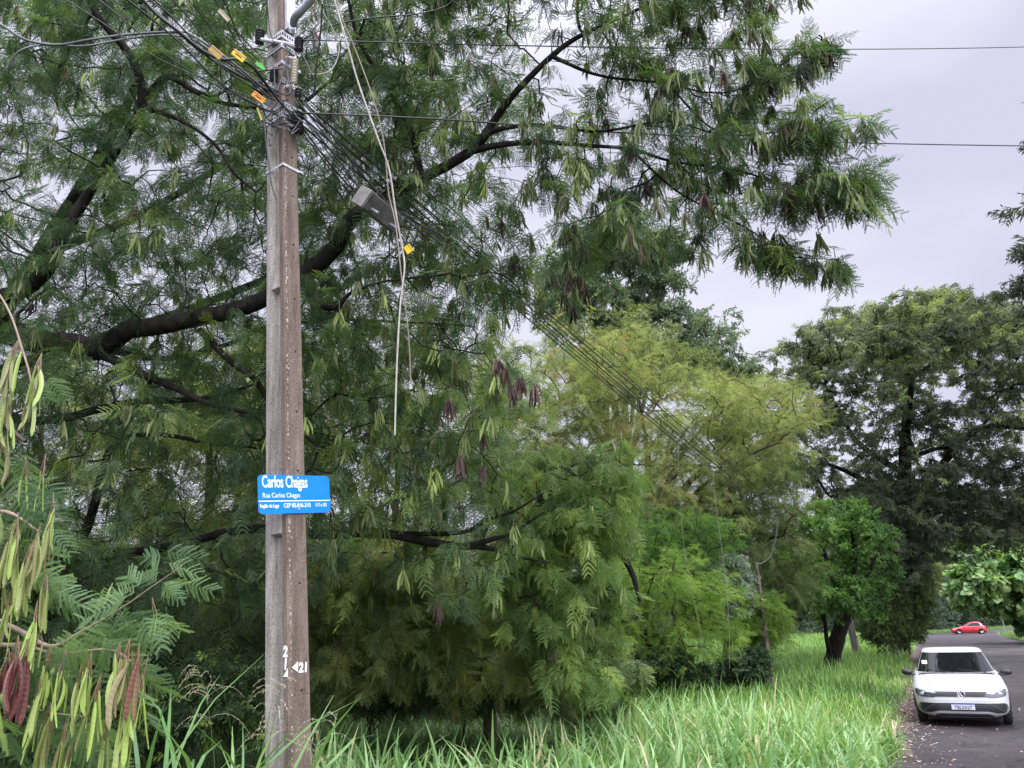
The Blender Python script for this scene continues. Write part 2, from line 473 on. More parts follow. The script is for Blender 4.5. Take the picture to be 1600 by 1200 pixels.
def in_poly(poly, x, y):
    poly = np.asarray(poly, float); c = np.zeros(len(x), bool); j = len(poly) - 1
    for i in range(len(poly)):
        xi, yi = poly[i]; xj, yj = poly[j]
        m = ((yi > y) != (yj > y)) & (x < (xj - xi) * (y - yi) / (yj - yi + 1e-9) + xi)
        c ^= m; j = i
    return c
def poly_points(poly, n):
    poly = np.asarray(poly, float); lo, hi = poly.min(0), poly.max(0)
    outp = np.zeros((0, 2))
    while len(outp) < n:
        q = rng.uniform(lo, hi, (n * 2, 2)); q = q[in_poly(poly, q[:, 0], q[:, 1])]
        outp = np.vstack([outp, q])
    return outp[:n]
def PV(q, d):
    u = (q[:, 0] - 800) / F; v = (600 - q[:, 1]) / F
    return CAMP + (AX_F[None] + u[:, None] * AX_R + v[:, None] * AX_U) * d[:, None]
def puffs(poly, d0, d1, npuff, size, per, shell=0.55, flat=0.8):
    """clumps of attractors: puff centres inside the outline, points in the upper shell of each puff"""
    c = PV(poly_points(poly, npuff), rng.uniform(d0, d1, npuff))
    outp = []
    for q in c:
        k = max(3, int(per * rng.uniform(0.6, 1.4))); s = size * rng.uniform(0.6, 1.35)
        dd = norm(rng.normal(0, 1, (k, 3))); dd[:, 2] = np.where(rng.random(k) < 0.65, np.abs(dd[:, 2]), dd[:, 2])
        rad = rng.uniform(shell, 1.0, k) ** 0.7
        outp.append(q + dd * (rad * s)[:, None] * [1, 1, flat])
    return np.vstack(outp)

def make_tree(name, label, cat, limbs, attr, tpls, leaf_mat_, bark, nleaf=6, scale=0.25, group=None, jit=0.3,
              droop=0.25, alpha=0.25, r0=0.004, rmax=0.05, spread=0.9, tint=(0.45, 0.2), back=0.6, roll=0.5,
              podp=0.0, pods=None, pod_n=(4, 12), pod_len=0.16, pod_tint=None, parts=True, trunk_name='trunk', base=None,
              tint_fn=None, tjit=0.0, podfn=None, ex=0.42):
    lw = [limb_world(l) if not isinstance(l, np.ndarray) else l for l in limbs]
    lw[0][0][2] = ground_z(lw[0][0][0], lw[0][0][1]) - 0.05
    b0 = np.array(lw[0][0][:3]) if base is None else np.asarray(base, float)
    root = empty(name, b0, label, cat, group)
    for i, l in enumerate(lw):
        mb = MB(); V, Fc = tube(l[:, :3], l[:, 3], 12 if i == 0 else 9, wob=0.07)
        mb.add(V, Fc)
        mb.build(trunk_name if i == 0 else 'limb', bark, root, smooth=True, local=b0)
    roots = np.vstack([l[len(l) // 4 if i == 0 else 1:, :3] for i, l in enumerate(lw)])
    parent, w, allp, R = grow(roots, attr, alpha)
    mb = MB(); dirs = branch_mesh(mb, parent, w, allp, R, r0=r0, rmax=rmax, ex=ex)
    mb.build('twigs', bark, root, smooth=True, local=b0)
    # leaves: along the last stretch of every segment, denser on tips
    n = len(attr); L = np.linalg.norm(dirs, axis=1)
    k = rng.poisson(nleaf, n) + 1
    idx = np.repeat(np.arange(n), k)
    t = rng.uniform(-back, 0.15, len(idx))
    D = norm(dirs)[idx]
    pos = attr[idx] + D * (t * np.minimum(L[idx] * 2.5, scale * 3.0))[:, None] + rng.normal(0, scale * 0.08, (len(idx), 3))
    rd = rng.normal(0, 1, (len(idx), 3)) * [1, 1, 0.55]
    ld = D * 0.45 + norm(rd) * spread + np.array([0, 0, -droop])
    sc = scale * rng.uniform(1 - jit, 1 + jit, len(idx))
    per_tip = rng.normal(tint[0], tint[1], n)
    if tint_fn is not None: per_tip = per_tip + tint_fn(attr)
    tn = np.clip(per_tip[idx] + rng.normal(0, 0.10, len(idx)), 0, 1)
    mb = MB(); scatter(mb, tpls, pos, ld, sc, tn, roll=roll, tjit=tjit)
    mb.build('crown', leaf_mat_, root, local=b0)
    if podp > 0:
        prob = np.full(n, podp) if podfn is None else podfn(attr)
        sel = np.nonzero(rng.random(n) < prob)[0]
        add_pods(root, attr[sel] + rng.normal(0, 0.05, (len(sel), 3)), b0, pods, pod_n, pod_len, pod_tint)
    return root

def add_pods(root, centres, b0, pods, pod_n=(4, 12), pod_len=0.16, pod_tint=None, name='seed_pods', mat=None):
    m = rng.integers(pod_n[0], pod_n[1], len(centres)); idx = np.repeat(np.arange(len(centres)), m)
    pt = rng.choice([0.05, 0.3, 0.5, 0.75], len(centres), p=[0.12, 0.3, 0.33, 0.25]) if pod_tint is None else pod_tint(centres)
    a = rng.uniform(0, 2 * math.pi, len(idx)); sp = rng.uniform(0.02, 0.42, len(idx))
    d = np.stack([np.cos(a) * sp, np.sin(a) * sp, -np.ones(len(idx))], 1)
    pos = centres[idx] + rng.normal(0, 0.014, (len(idx), 3)) + d * 0.02
    up = np.stack([-np.sin(a), np.cos(a), np.zeros(len(idx))], 1) + rng.normal(0, 0.5, (len(idx), 3))
    mb = MB()
    scatter(mb, pods, pos, d, pod_len * rng.uniform(0.65, 1.25, len(idx)), np.clip(pt[idx] + rng.normal(0, 0.08, len(idx)), 0, 1), up=up)
    # the stalk each bunch hangs from
    top = centres + np.array([0, 0, 0.07]); V, Fc = frusta(top, centres, np.full(len(centres), .003), np.full(len(centres), .005), 4)
    mb.add(V, Fc, 0.35)
    o = mb.build(name, mat or POD, root, local=b0)
    return tag(o, kind='stuff')
# ------------------------------------------------------------------ ground and road
def road_mat():
    m, t, b = new_mat('wet asphalt')
    c = t.nodes.new('ShaderNodeTexCoord')
    n1 = t.nodes.new('ShaderNodeTexNoise'); n1.inputs['Scale'].default_value = 0.35; n1.inputs['Detail'].default_value = 6
    n2 = t.nodes.new('ShaderNodeTexNoise'); n2.inputs['Scale'].default_value = 45; n2.inputs['Detail'].default_value = 4
    n3 = t.nodes.new('ShaderNodeTexNoise'); n3.inputs['Scale'].default_value = 3.0; n3.inputs['Detail'].default_value = 8
    for q in (n1, n2, n3): t.links.new(c.outputs['Object'], q.inputs['Vector'])
    r = ramp(t, [(0.35, (0.034, 0.028, 0.030)), (0.55, (0.058, 0.048, 0.051)), (0.75, (0.105, 0.088, 0.094))])
    ad = t.nodes.new('ShaderNodeMath'); ad.operation = 'MULTIPLY_ADD'; ad.inputs[1].default_value = 0.5
    t.links.new(n2.outputs[0], ad.inputs[0])
    hf = t.nodes.new('ShaderNodeMath'); hf.operation = 'MULTIPLY'; hf.inputs[1].default_value = 0.5
    t.links.new(n3.outputs[0], hf.inputs[0]); t.links.new(hf.outputs[0], ad.inputs[2])
    t.links.new(ad.outputs[0], r.inputs[0]); t.links.new(r.outputs[0], b.inputs['Base Color'])
    rr = t.nodes.new('ShaderNodeMapRange'); rr.inputs['From Min'].default_value = 0.38; rr.inputs['From Max'].default_value = 0.62
    rr.inputs['To Min'].default_value = 0.28; rr.inputs['To Max'].default_value = 0.62
    t.links.new(n1.outputs[0], rr.inputs['Value']); t.links.new(rr.outputs[0], b.inputs['Roughness'])
    # repaired patches and old cracks
    vo = t.nodes.new('ShaderNodeTexVoronoi'); vo.feature = 'DISTANCE_TO_EDGE'; vo.inputs['Scale'].default_value = 0.55
    wv = t.nodes.new('ShaderNodeVectorMath'); wv.operation = 'MULTIPLY_ADD'; wv.inputs[1].default_value = (0.9, 0.9, 0.9)
    t.links.new(n3.outputs['Color'], wv.inputs[0]); t.links.new(c.outputs['Object'], wv.inputs[2]); t.links.new(wv.outputs[0], vo.inputs['Vector'])
    ck = ramp(t, [(0.004, (0.35, 0.35, 0.35)), (0.014, (1, 1, 1))]); t.links.new(vo.outputs['Distance'], ck.inputs[0])
    v2 = t.nodes.new('ShaderNodeTexVoronoi'); v2.inputs['Scale'].default_value = 0.16; t.links.new(wv.outputs[0], v2.inputs['Vector'])
    pt = ramp(t, [(0.30, (0.72, 0.72, 0.74)), (0.34, (1.05, 1.05, 1.05)), (0.8, (1.25, 1.22, 1.22))]); t.links.new(v2.outputs['Color'], pt.inputs[0])
    m1 = t.nodes.new('ShaderNodeMix'); m1.data_type = 'RGBA'; m1.blend_type = 'MULTIPLY'; m1.inputs[0].default_value = 1
    m2 = t.nodes.new('ShaderNodeMix'); m2.data_type = 'RGBA'; m2.blend_type = 'MULTIPLY'; m2.inputs[0].default_value = 1
    t.links.new(r.outputs[0], m1.inputs[6]); t.links.new(ck.outputs[0], m1.inputs[7]); t.links.new(m1.outputs[2], m2.inputs[6]); t.links.new(pt.outputs[0], m2.inputs[7])
    t.links.new(m2.outputs[2], b.inputs['Base Color'])
    bp = t.nodes.new('ShaderNodeBump'); bp.inputs['Strength'].default_value = 0.5; bp.inputs['Distance'].default_value = 0.01
    t.links.new(n2.outputs[0], bp.inputs['Height']); t.links.new(bp.outputs[0], b.inputs['Normal'])
    return m
GROUND = plain('dark soil and moss', (0.035, 0.045, 0.02), 0.95, noise=0.5, scale=1.5, spec=0.1)
gx = np.concatenate([np.linspace(-400, -40, 20), np.linspace(-36, 150, 94), np.linspace(160, 500, 20)])
gy = np.concatenate([np.linspace(-120, -10, 12), np.linspace(-6, 200, 104), np.linspace(210, 700, 20)])
XX, YY = np.meshgrid(gx, gy)
V = np.stack([XX, YY, ground_z(XX, YY)], -1).reshape(-1, 3)
nx = len(gx)
q = np.array([[j * nx + i, j * nx + i + 1, (j + 1) * nx + i + 1, (j + 1) * nx + i] for j in range(len(gy) - 1) for i in range(nx - 1)])
tag(MB().add(V, q).build('ground', GROUND, smooth=True), kind='structure')

left = np.array([(-.80, -40), (-.78, 12), (-.72, 25), (-.9, 60), (-1.03, 86), (-1.3, 115), (4.6, 125.5), (20, 151), (34, 175)])
right = np.array([(6.2, -40), (6.2, 12), (6.2, 25), (6.2, 60), (6.3, 86), (7.2, 108), (12, 117), (26, 140), (40, 164)])
V = []; cols = 9; rows = 0
for i in range(len(left) - 1):
    n = 14 if i < 5 else 8
    for k in range(n + (i == len(left) - 2)):
        f = k / n
        a = left[i] * (1 - f) + left[i + 1] * f; b = right[i] * (1 - f) + right[i + 1] * f
        jit = 0.10 * rng.normal() if a[1] < 100 else 0
        for c in range(cols):
            g = c / (cols - 1); p = a * (1 - g) + b * g
            xy = rs(p[0] + (jit if c == 0 else 0), p[1])
            V.append([xy[0], xy[1], ground_z(xy[0], xy[1]) + 0.006 + 0.05 * max(0, (p[1] - 90) / 60)])
        rows += 1
V = np.array(V)
q = np.array([[j * cols + i, j * cols + i + 1, (j + 1) * cols + i + 1, (j + 1) * cols + i] for j in range(rows - 1) for i in range(cols - 1)])
tag(MB().add(V, q).build('road', road_mat(), smooth=True), kind='structure')

# crumbled gravel and washed-in soil along the grass edge
V = []; ne = 260; ss_ = np.linspace(6, 84, ne)
wv_ = 0.16 * np.sin(ss_ * 1.9) + 0.10 * np.sin(ss_ * 4.7 + 1) + rng.normal(0, .04, ne)
for i_, sv in enumerate(ss_):
    lr = np.interp(sv, left[:, 1], left[:, 0])
    for g in (-0.35, -0.15, -0.02, 0.10 + wv_[i_] * .8):
        xy = rs(lr + g, sv); V.append([xy[0], xy[1], 0.011 if g > 0 else 0.013])
q = np.array([[j * 4 + i, j * 4 + i + 1, (j + 1) * 4 + i + 1, (j + 1) * 4 + i] for j in range(ne - 1) for i in range(3)])
tag(MB().add(np.array(V), q).build('gravel_edge', plain('gravelly soil', (0.085, 0.062, 0.052), 0.95, noise=0.65, scale=16, bump=0.8), smooth=True), kind='structure')
# fallen leaves and grit along the road edge
LITTER = leaf_mat('fallen leaf', [(0.0, (0.10, 0.05, 0.035)), (0.5, (0.30, 0.19, 0.12)), (1.0, (0.55, 0.48, 0.38))], trans=0.1)
n = 6000
s_ = rng.uniform(8, 40, n) ** 1.0; r_ = -0.85 + np.abs(rng.normal(0, 0.38, n)) - 0.1
far = rng.random(n) < 0.28; r_[far] = rng.uniform(-0.8, 4.5, far.sum())
xy = rs(0, 0) + s_[:, None] * E1 + r_[:, None] * E2
pos = np.column_stack([xy, np.full(n, 0.017)])
tv, tf = leaf_blade(np.zeros(3), np.array([1.0, 0, 0]), np.array([0, 0, 1.0]), 1, 0.45)
a = rng.uniform(0, 6.28, n)
mb = MB(); scatter(mb, [(tv, tf)], pos, np.column_stack([np.cos(a), np.sin(a), rng.normal(0.05, 0.1, n)]), rng.uniform(0.015, 0.07, n), rng.uniform(0.1, 1, n), roll=0.3)
tag(mb.build('fallen_leaves', LITTER), 'scattered dry leaves lying on the asphalt along the grass edge', 'leaf litter', kind='stuff')

# ------------------------------------------------------------------ grass
def blades(mb, pos, h, w, lean, seg, tint, stiff=0.35, curl=1.4):
    n = len(pos)
    az = rng.uniform(0, 2 * math.pi, n) if np.isscalar(lean) else lean[1]
    th0 = np.abs(rng.normal(0, stiff, n)); cu = rng.gamma(2.2, curl / 2.2, n)
    hx, hy = np.cos(az), np.sin(az)
    side = np.stack([-hy, hx, np.zeros(n)], 1); tw = rng.normal(0, 0.35, n)
    side = side * np.cos(tw)[:, None] + np.stack([hx, hy, np.zeros(n)], 1) * np.sin(tw)[:, None]
    p = pos.copy(); rows = []
    prof = [0.55, 0.9, 1.0, 0.92, 0.75, 0.5, 0.06] if seg == 6 else ([0.8, 1.0, 0.7, 0.06] if seg == 3 else [0.8, 0.9, 0.06])
    prof = np.interp(np.linspace(0, 1, seg + 1), np.linspace(0, 1, len(prof)), prof)
    for i in range(seg + 1):
        rows.append(np.stack([p - side * (w * prof[i] / 2)[:, None], p + side * (w * prof[i] / 2)[:, None]], 1))
        t = (i + 0.5) / seg
        th = th0 + cu * t ** 2.0
        st = h / seg
        p = p + np.stack([hx * np.sin(th) * st, hy * np.sin(th) * st, np.cos(th) * st], 1)
    V = np.stack(rows, 1).reshape(n, -1, 3)
    f = np.array([[2 * i, 2 * i + 1, 2 * i + 3, 2 * i + 2] for i in range(seg)])
    Fc = (f[None] + (np.arange(n) * 2 * (seg + 1))[:, None, None]).reshape(-1, 4)
    mb.add(V.reshape(-1, 3), Fc, np.repeat(tint, 2 * (seg + 1)))

def patch(x, y, f, seed=0.0):
    return 0.5 + 0.25 * np.sin(x * f + 1.3 * np.sin(y * f * .7 + seed)) + 0.25 * np.sin(y * f * 1.3 + seed * 2 + 1.1 * np.sin(x * f * .9))

def verge_points(n, y0, y1, dens_pow=1.0):
    y = y0 + (y1 - y0) * rng.random(n) ** dens_pow
    x = rng.uniform(-0.62, 0.62, n) * (y + 2) * 1.12
    r = x * E2[0] + y * E2[1]; s = x * E1[0] + y * E1[1]
    return x, y, r, s
# near tall blades
x, y, r, s = verge_points(62000, 3.6, 15.0, 0.8)
edge = -0.85 - 0.13 * np.sin(s * 1.7) - 0.1 * np.sin(s * 4.1)
limx = np.where(y < 5.7, -1.38, -0.262 * y)                                     # left of this the tall grass thins out to shorter ground cover
keep = (r < edge) & ((x > limx) | ((x > -2.1) & (y < 5.3) & (rng.random(len(x)) < 0.35))) & (y < np.where(x > 0.1 * y, 13, 9.0 + 0.7 * np.sin(x * 2)))
keep &= rng.random(len(x)) < 0.55 + 0.45 * patch(x, y, 2.2)
x, y, r = x[keep], y[keep], r[keep]
hh = (1.04 * (0.55 + 0.45 * np.clip((edge[keep] - r) / 1.6, 0, 1)) * rng.uniform(0.65, 1.15, len(x)))
mb = MB()
tn = np.clip(0.40 + 0.45 * patch(x, y, 1.1, 2.0) * 0.6 + rng.normal(0.0, 0.16, len(x)) + 0.18 * np.clip((r + 4) / 3, 0, 1), 0, 0.93)
tn[rng.random(len(x)) < 0.07] = 1.0
blades(mb, np.column_stack([x, y, np.zeros(len(x))]), hh, rng.uniform(0.022, 0.052, len(x)), 0, 6, tn, stiff=0.34, curl=2.2)
tag(mb.build('tall_grass', GRASS_TALL), 'tall pale broad bladed grass filling the near verge beside the pole', 'tall grass', kind='stuff')
# middle distance
x, y, r, s = verge_points(95000, 9.5, 36, 1.15)
edge = -0.85 - 0.16 * np.sin(s * 1.3)
keep = (r < edge) & (r > -15 - 0.1 * y) & (x > 0.09 * y + 0.4 * np.sin(y))
keep &= rng.random(len(x)) < 0.4 + 0.6 * patch(x, y, 1.3, 1.0)
x, y, r = x[keep], y[keep], r[keep]
hh = 0.72 * (0.4 + 0.6 * np.clip((edge[keep] - r) / 1.5, 0, 1)) * rng.uniform(0.6, 1.2, len(x)) * (0.75 + 0.4 * patch(x, y, 0.9))
mb = MB()
tn = np.clip(0.15 + 0.6 * patch(x, y, 0.6, 4.0) + rng.normal(0.05, 0.17, len(x)), 0, 1)
blades(mb, np.column_stack([x, y, np.zeros(len(x))]), hh, rng.uniform(0.014, 0.030, len(x)), 0, 3, tn, stiff=0.35, curl=1.3)
tag(mb.build('verge_grass', GRASS_FAR), 'long bright green grass covering the verge between the trees and the road', 'grass', kind='stuff')
# far verge, both sides of the road
x, y, r, s = verge_points(110000, 34, 118, 1.25)
keep = ((r < -1.1) & (r > -26)) | ((r > 6.5 + 5 * np.clip((s - 104) / 12, 0, 1)) & (r < 26) & (s < 112 + (r - 7) * 1.2))
x, y, r, s = x[keep], y[keep], r[keep], s[keep]
mb = MB()
tn = np.clip(0.3 + 0.45 * patch(x, y, 0.35, 4.0) + rng.normal(0.05, 0.15, len(x)), 0, 1)
blades(mb, np.column_stack([x, y, ground_z(x, y)]), rng.uniform(0.35, 0.75, len(x)), rng.uniform(0.03, 0.07, len(x)), 0, 2, tn, stiff=0.4, curl=1.2)
tag(mb.build('far_grass', GRASS_FAR), 'long grass on the far verges either side of the junction', 'grass', kind='stuff')
# lawn strip behind the red car
n = 16000
rr = rng.uniform(-14, 40, n); ss = 115.5 + (rr + 1.3) * 1.66 + rng.uniform(1.0, 15, n); ss = np.where(rr < -1.3, rng.uniform(112, 132, n), ss)
xy = ss[:, None] * E1 + rr[:, None] * E2
mb = MB(); blades(mb, np.column_stack([xy, ground_z(xy[:, 0], xy[:, 1])]), rng.uniform(0.1, 0.22, n), rng.uniform(0.05, 0.1, n), 0, 2, np.clip(rng.normal(0.35, 0.15, n), 0, 1))
tag(mb.build('lawn_strip', GRASS_FAR), 'short mown grass strip behind the red car', 'grass', kind='stuff')
# short shaded ground cover left of the pole and under the trees
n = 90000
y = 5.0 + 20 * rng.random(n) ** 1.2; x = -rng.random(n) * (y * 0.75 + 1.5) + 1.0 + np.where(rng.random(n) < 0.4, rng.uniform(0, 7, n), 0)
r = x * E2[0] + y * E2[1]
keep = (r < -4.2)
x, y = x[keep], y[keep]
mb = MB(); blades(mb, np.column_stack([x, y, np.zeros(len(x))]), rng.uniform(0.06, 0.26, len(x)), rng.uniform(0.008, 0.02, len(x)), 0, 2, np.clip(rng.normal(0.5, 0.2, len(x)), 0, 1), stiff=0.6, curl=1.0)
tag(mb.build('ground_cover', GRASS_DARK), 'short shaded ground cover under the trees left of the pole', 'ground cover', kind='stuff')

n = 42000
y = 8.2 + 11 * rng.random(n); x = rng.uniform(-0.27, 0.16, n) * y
mb = MB(); blades(mb, np.column_stack([x, y, np.zeros(n)]), rng.uniform(0.25, 0.62, n), rng.uniform(0.012, 0.026, n), 0, 3, np.clip(rng.normal(0.6, 0.22, n), 0, 1), stiff=0.45, curl=1.6)  # darker blade colour stands in for the canopy's shade
tag(mb.build('shade_toned_grass', GRASS_DARK), 'grass under the trees right of the pole, coloured darker for shade', 'grass', kind='stuff')

# flowering grass stems beside the pole
STRAW = plain('straw grass stem', (0.38, 0.34, 0.22), 0.7, noise=0.3)
def grass_stem(px, d, h, lean, label):
    b = P(px, 1200, d); b[2] = 0
    root = empty('flowering_grass', b, label, 'grass stem', 'flowering grass stems around the pole')
    t = np.linspace(0, 1, 14)[:, None]
    pts = np.hstack([lean[0] * t ** 2.2, lean[1] * t ** 2.2, h * (t - 0.12 * t ** 4)])
    V, Fc = tube(pts, np.linspace(0.004, 0.0012, 14), 5); MB().add(V, Fc).build('stalk', LEAF_MID, root)
    mb = MB()
    for i in range(16):
        k = rng.uniform(0.72, 1.0); o = np.array([np.interp(k, t[:, 0], pts[:, j]) for j in range(3)])
        az = rng.uniform(0, 6.28); ln = rng.uniform(0.12, 0.30) * (1.25 - k) * 2.2; up = rng.uniform(0.3, 1.0)
        q = np.linspace(0, 1, 7)[:, None]
        br = o + np.hstack([math.cos(az) * ln * q, math.sin(az) * ln * q, up * ln * q - 0.9 * ln * q ** 2.4])
        V, Fc = tube(br, np.linspace(0.0014, 0.0007, 7), 3); mb.add(V, Fc)
        for j in range(9):
            w = br[0] + (br[-1] - br[0]) * 0; kk = rng.uniform(0.25, 1); w = np.array([np.interp(kk, q[:, 0], br[:, c]) for c in range(3)])
            V, Fc = box(w + rng.normal(0, 0.004, 3), (0.003, 0.003, 0.007)); mb.add(V, Fc)
    mb.build('seed_head', STRAW, root)
grass_stem(405, 4.9, 1.85, (0.15, -0.1), 'thin grass stem with an open seed head crossing the grey side of the pole')
grass_stem(352, 5.2, 1.95, (-0.30, 0.1), 'thin grass stem with an open seed head leaning left of the pole')
grass_stem(478, 4.7, 1.62, (0.10, -0.1), 'thin grass stem with an open seed head crossing the brown face of the pole')
# broad-bladed clump left of the pole foot
n = 75
b = np.column_stack([rng.uniform(-2.25, -1.30, n), rng.uniform(4.3, 5.0, n), np.zeros(n)])
mb = MB(); blades(mb, b, rng.uniform(1.3, 2.1, n), rng.uniform(0.025, 0.045, n), 0, 6, np.clip(rng.normal(0.45, 0.2, n), 0, 0.9), stiff=0.25, curl=1.7)
tag(mb.build('grass_clump', GRASS_TALL), 'clump of long arching broad grass blades at the left foot of the pole', 'grass clump')
# ------------------------------------------------------------------ trees
BIP = [tpl_bipinnate(seed=i, npin=7, m=8, droop=0.25 + 0.2 * i, wid=0.056, skip=0.08) for i in range(4)]
BIP_LO = [tpl_bipinnate(seed=20 + i, npin=6, m=4, droop=0.3 + 0.2 * i, wid=0.07, skip=0.08) for i in range(4)]
PODS = [tpl_pod(seed=i) for i in range(5)]
CL_LANCE = [tpl_cluster(9, 0.55, 0.13, seed=i) for i in range(4)]
CL_OVAL = [tpl_cluster(9, 0.42, 0.17, seed=10 + i) for i in range(4)]
CL_SMALL = [tpl_cluster(12, 0.26, 0.13, spread=0.9, seed=30 + i) for i in range(4)]
CL_BROAD = [tpl_cluster(5, 0.62, 0.52, spread=0.9, seed=40 + i, fat=True) for i in range(4)]
FEATHER = [tpl_feather(seed=i) for i in range(4)]

def grid_attr(rows, x0, y0, cell, n, dfun):
    w = np.array([[int(c) if c != '.' else 0 for c in row] for row in rows], float) ** 1.25
    p = (w / w.sum()).ravel(); k = rng.choice(len(p), n, p=p)
    j, i = np.divmod(k, w.shape[1])
    q = np.column_stack([x0 + (i + rng.random(n)) * cell, y0 + (j + rng.random(n)) * cell])
    return PV(q, dfun(q[:, 0], q[:, 1]))

# the big leucaena: trunk stands left of the frame, limbs reach across behind the pole
rowsA = [
 '5566666666764566400...',
 '66776666768735665400..',
 '7777666677841456300...',
 '66767766777323555100..',
 '665476667754344552....',
 '664566678652355542....',
 '666777777863244431....',
 '66667778877531000.....',
 '6666667888730.........',
 '7777767888830.........',
 '8888766888840.........',
 '8887655677740.........',
 '8887766655430.........',
 '777666653322..........',
 '444433..............',
]
rowsA = [(r + '.' * 22)[:22] for r in rowsA]
def depthA(x, y):
    lo = np.interp(x, [-160, 200, 430, 700, 1000, 1400], [7.5, 7.3, 7.4, 7.2, 6.6, 6.6])
    hi = np.interp(x, [-160, 200, 430, 700, 1000, 1400], [12, 12, 11.5, 10.0, 8.8, 7.4])
    return lo + (hi - lo) * rng.random(len(x))
attrA = grid_attr(rowsA, -160, -160, 80, 3450, depthA)
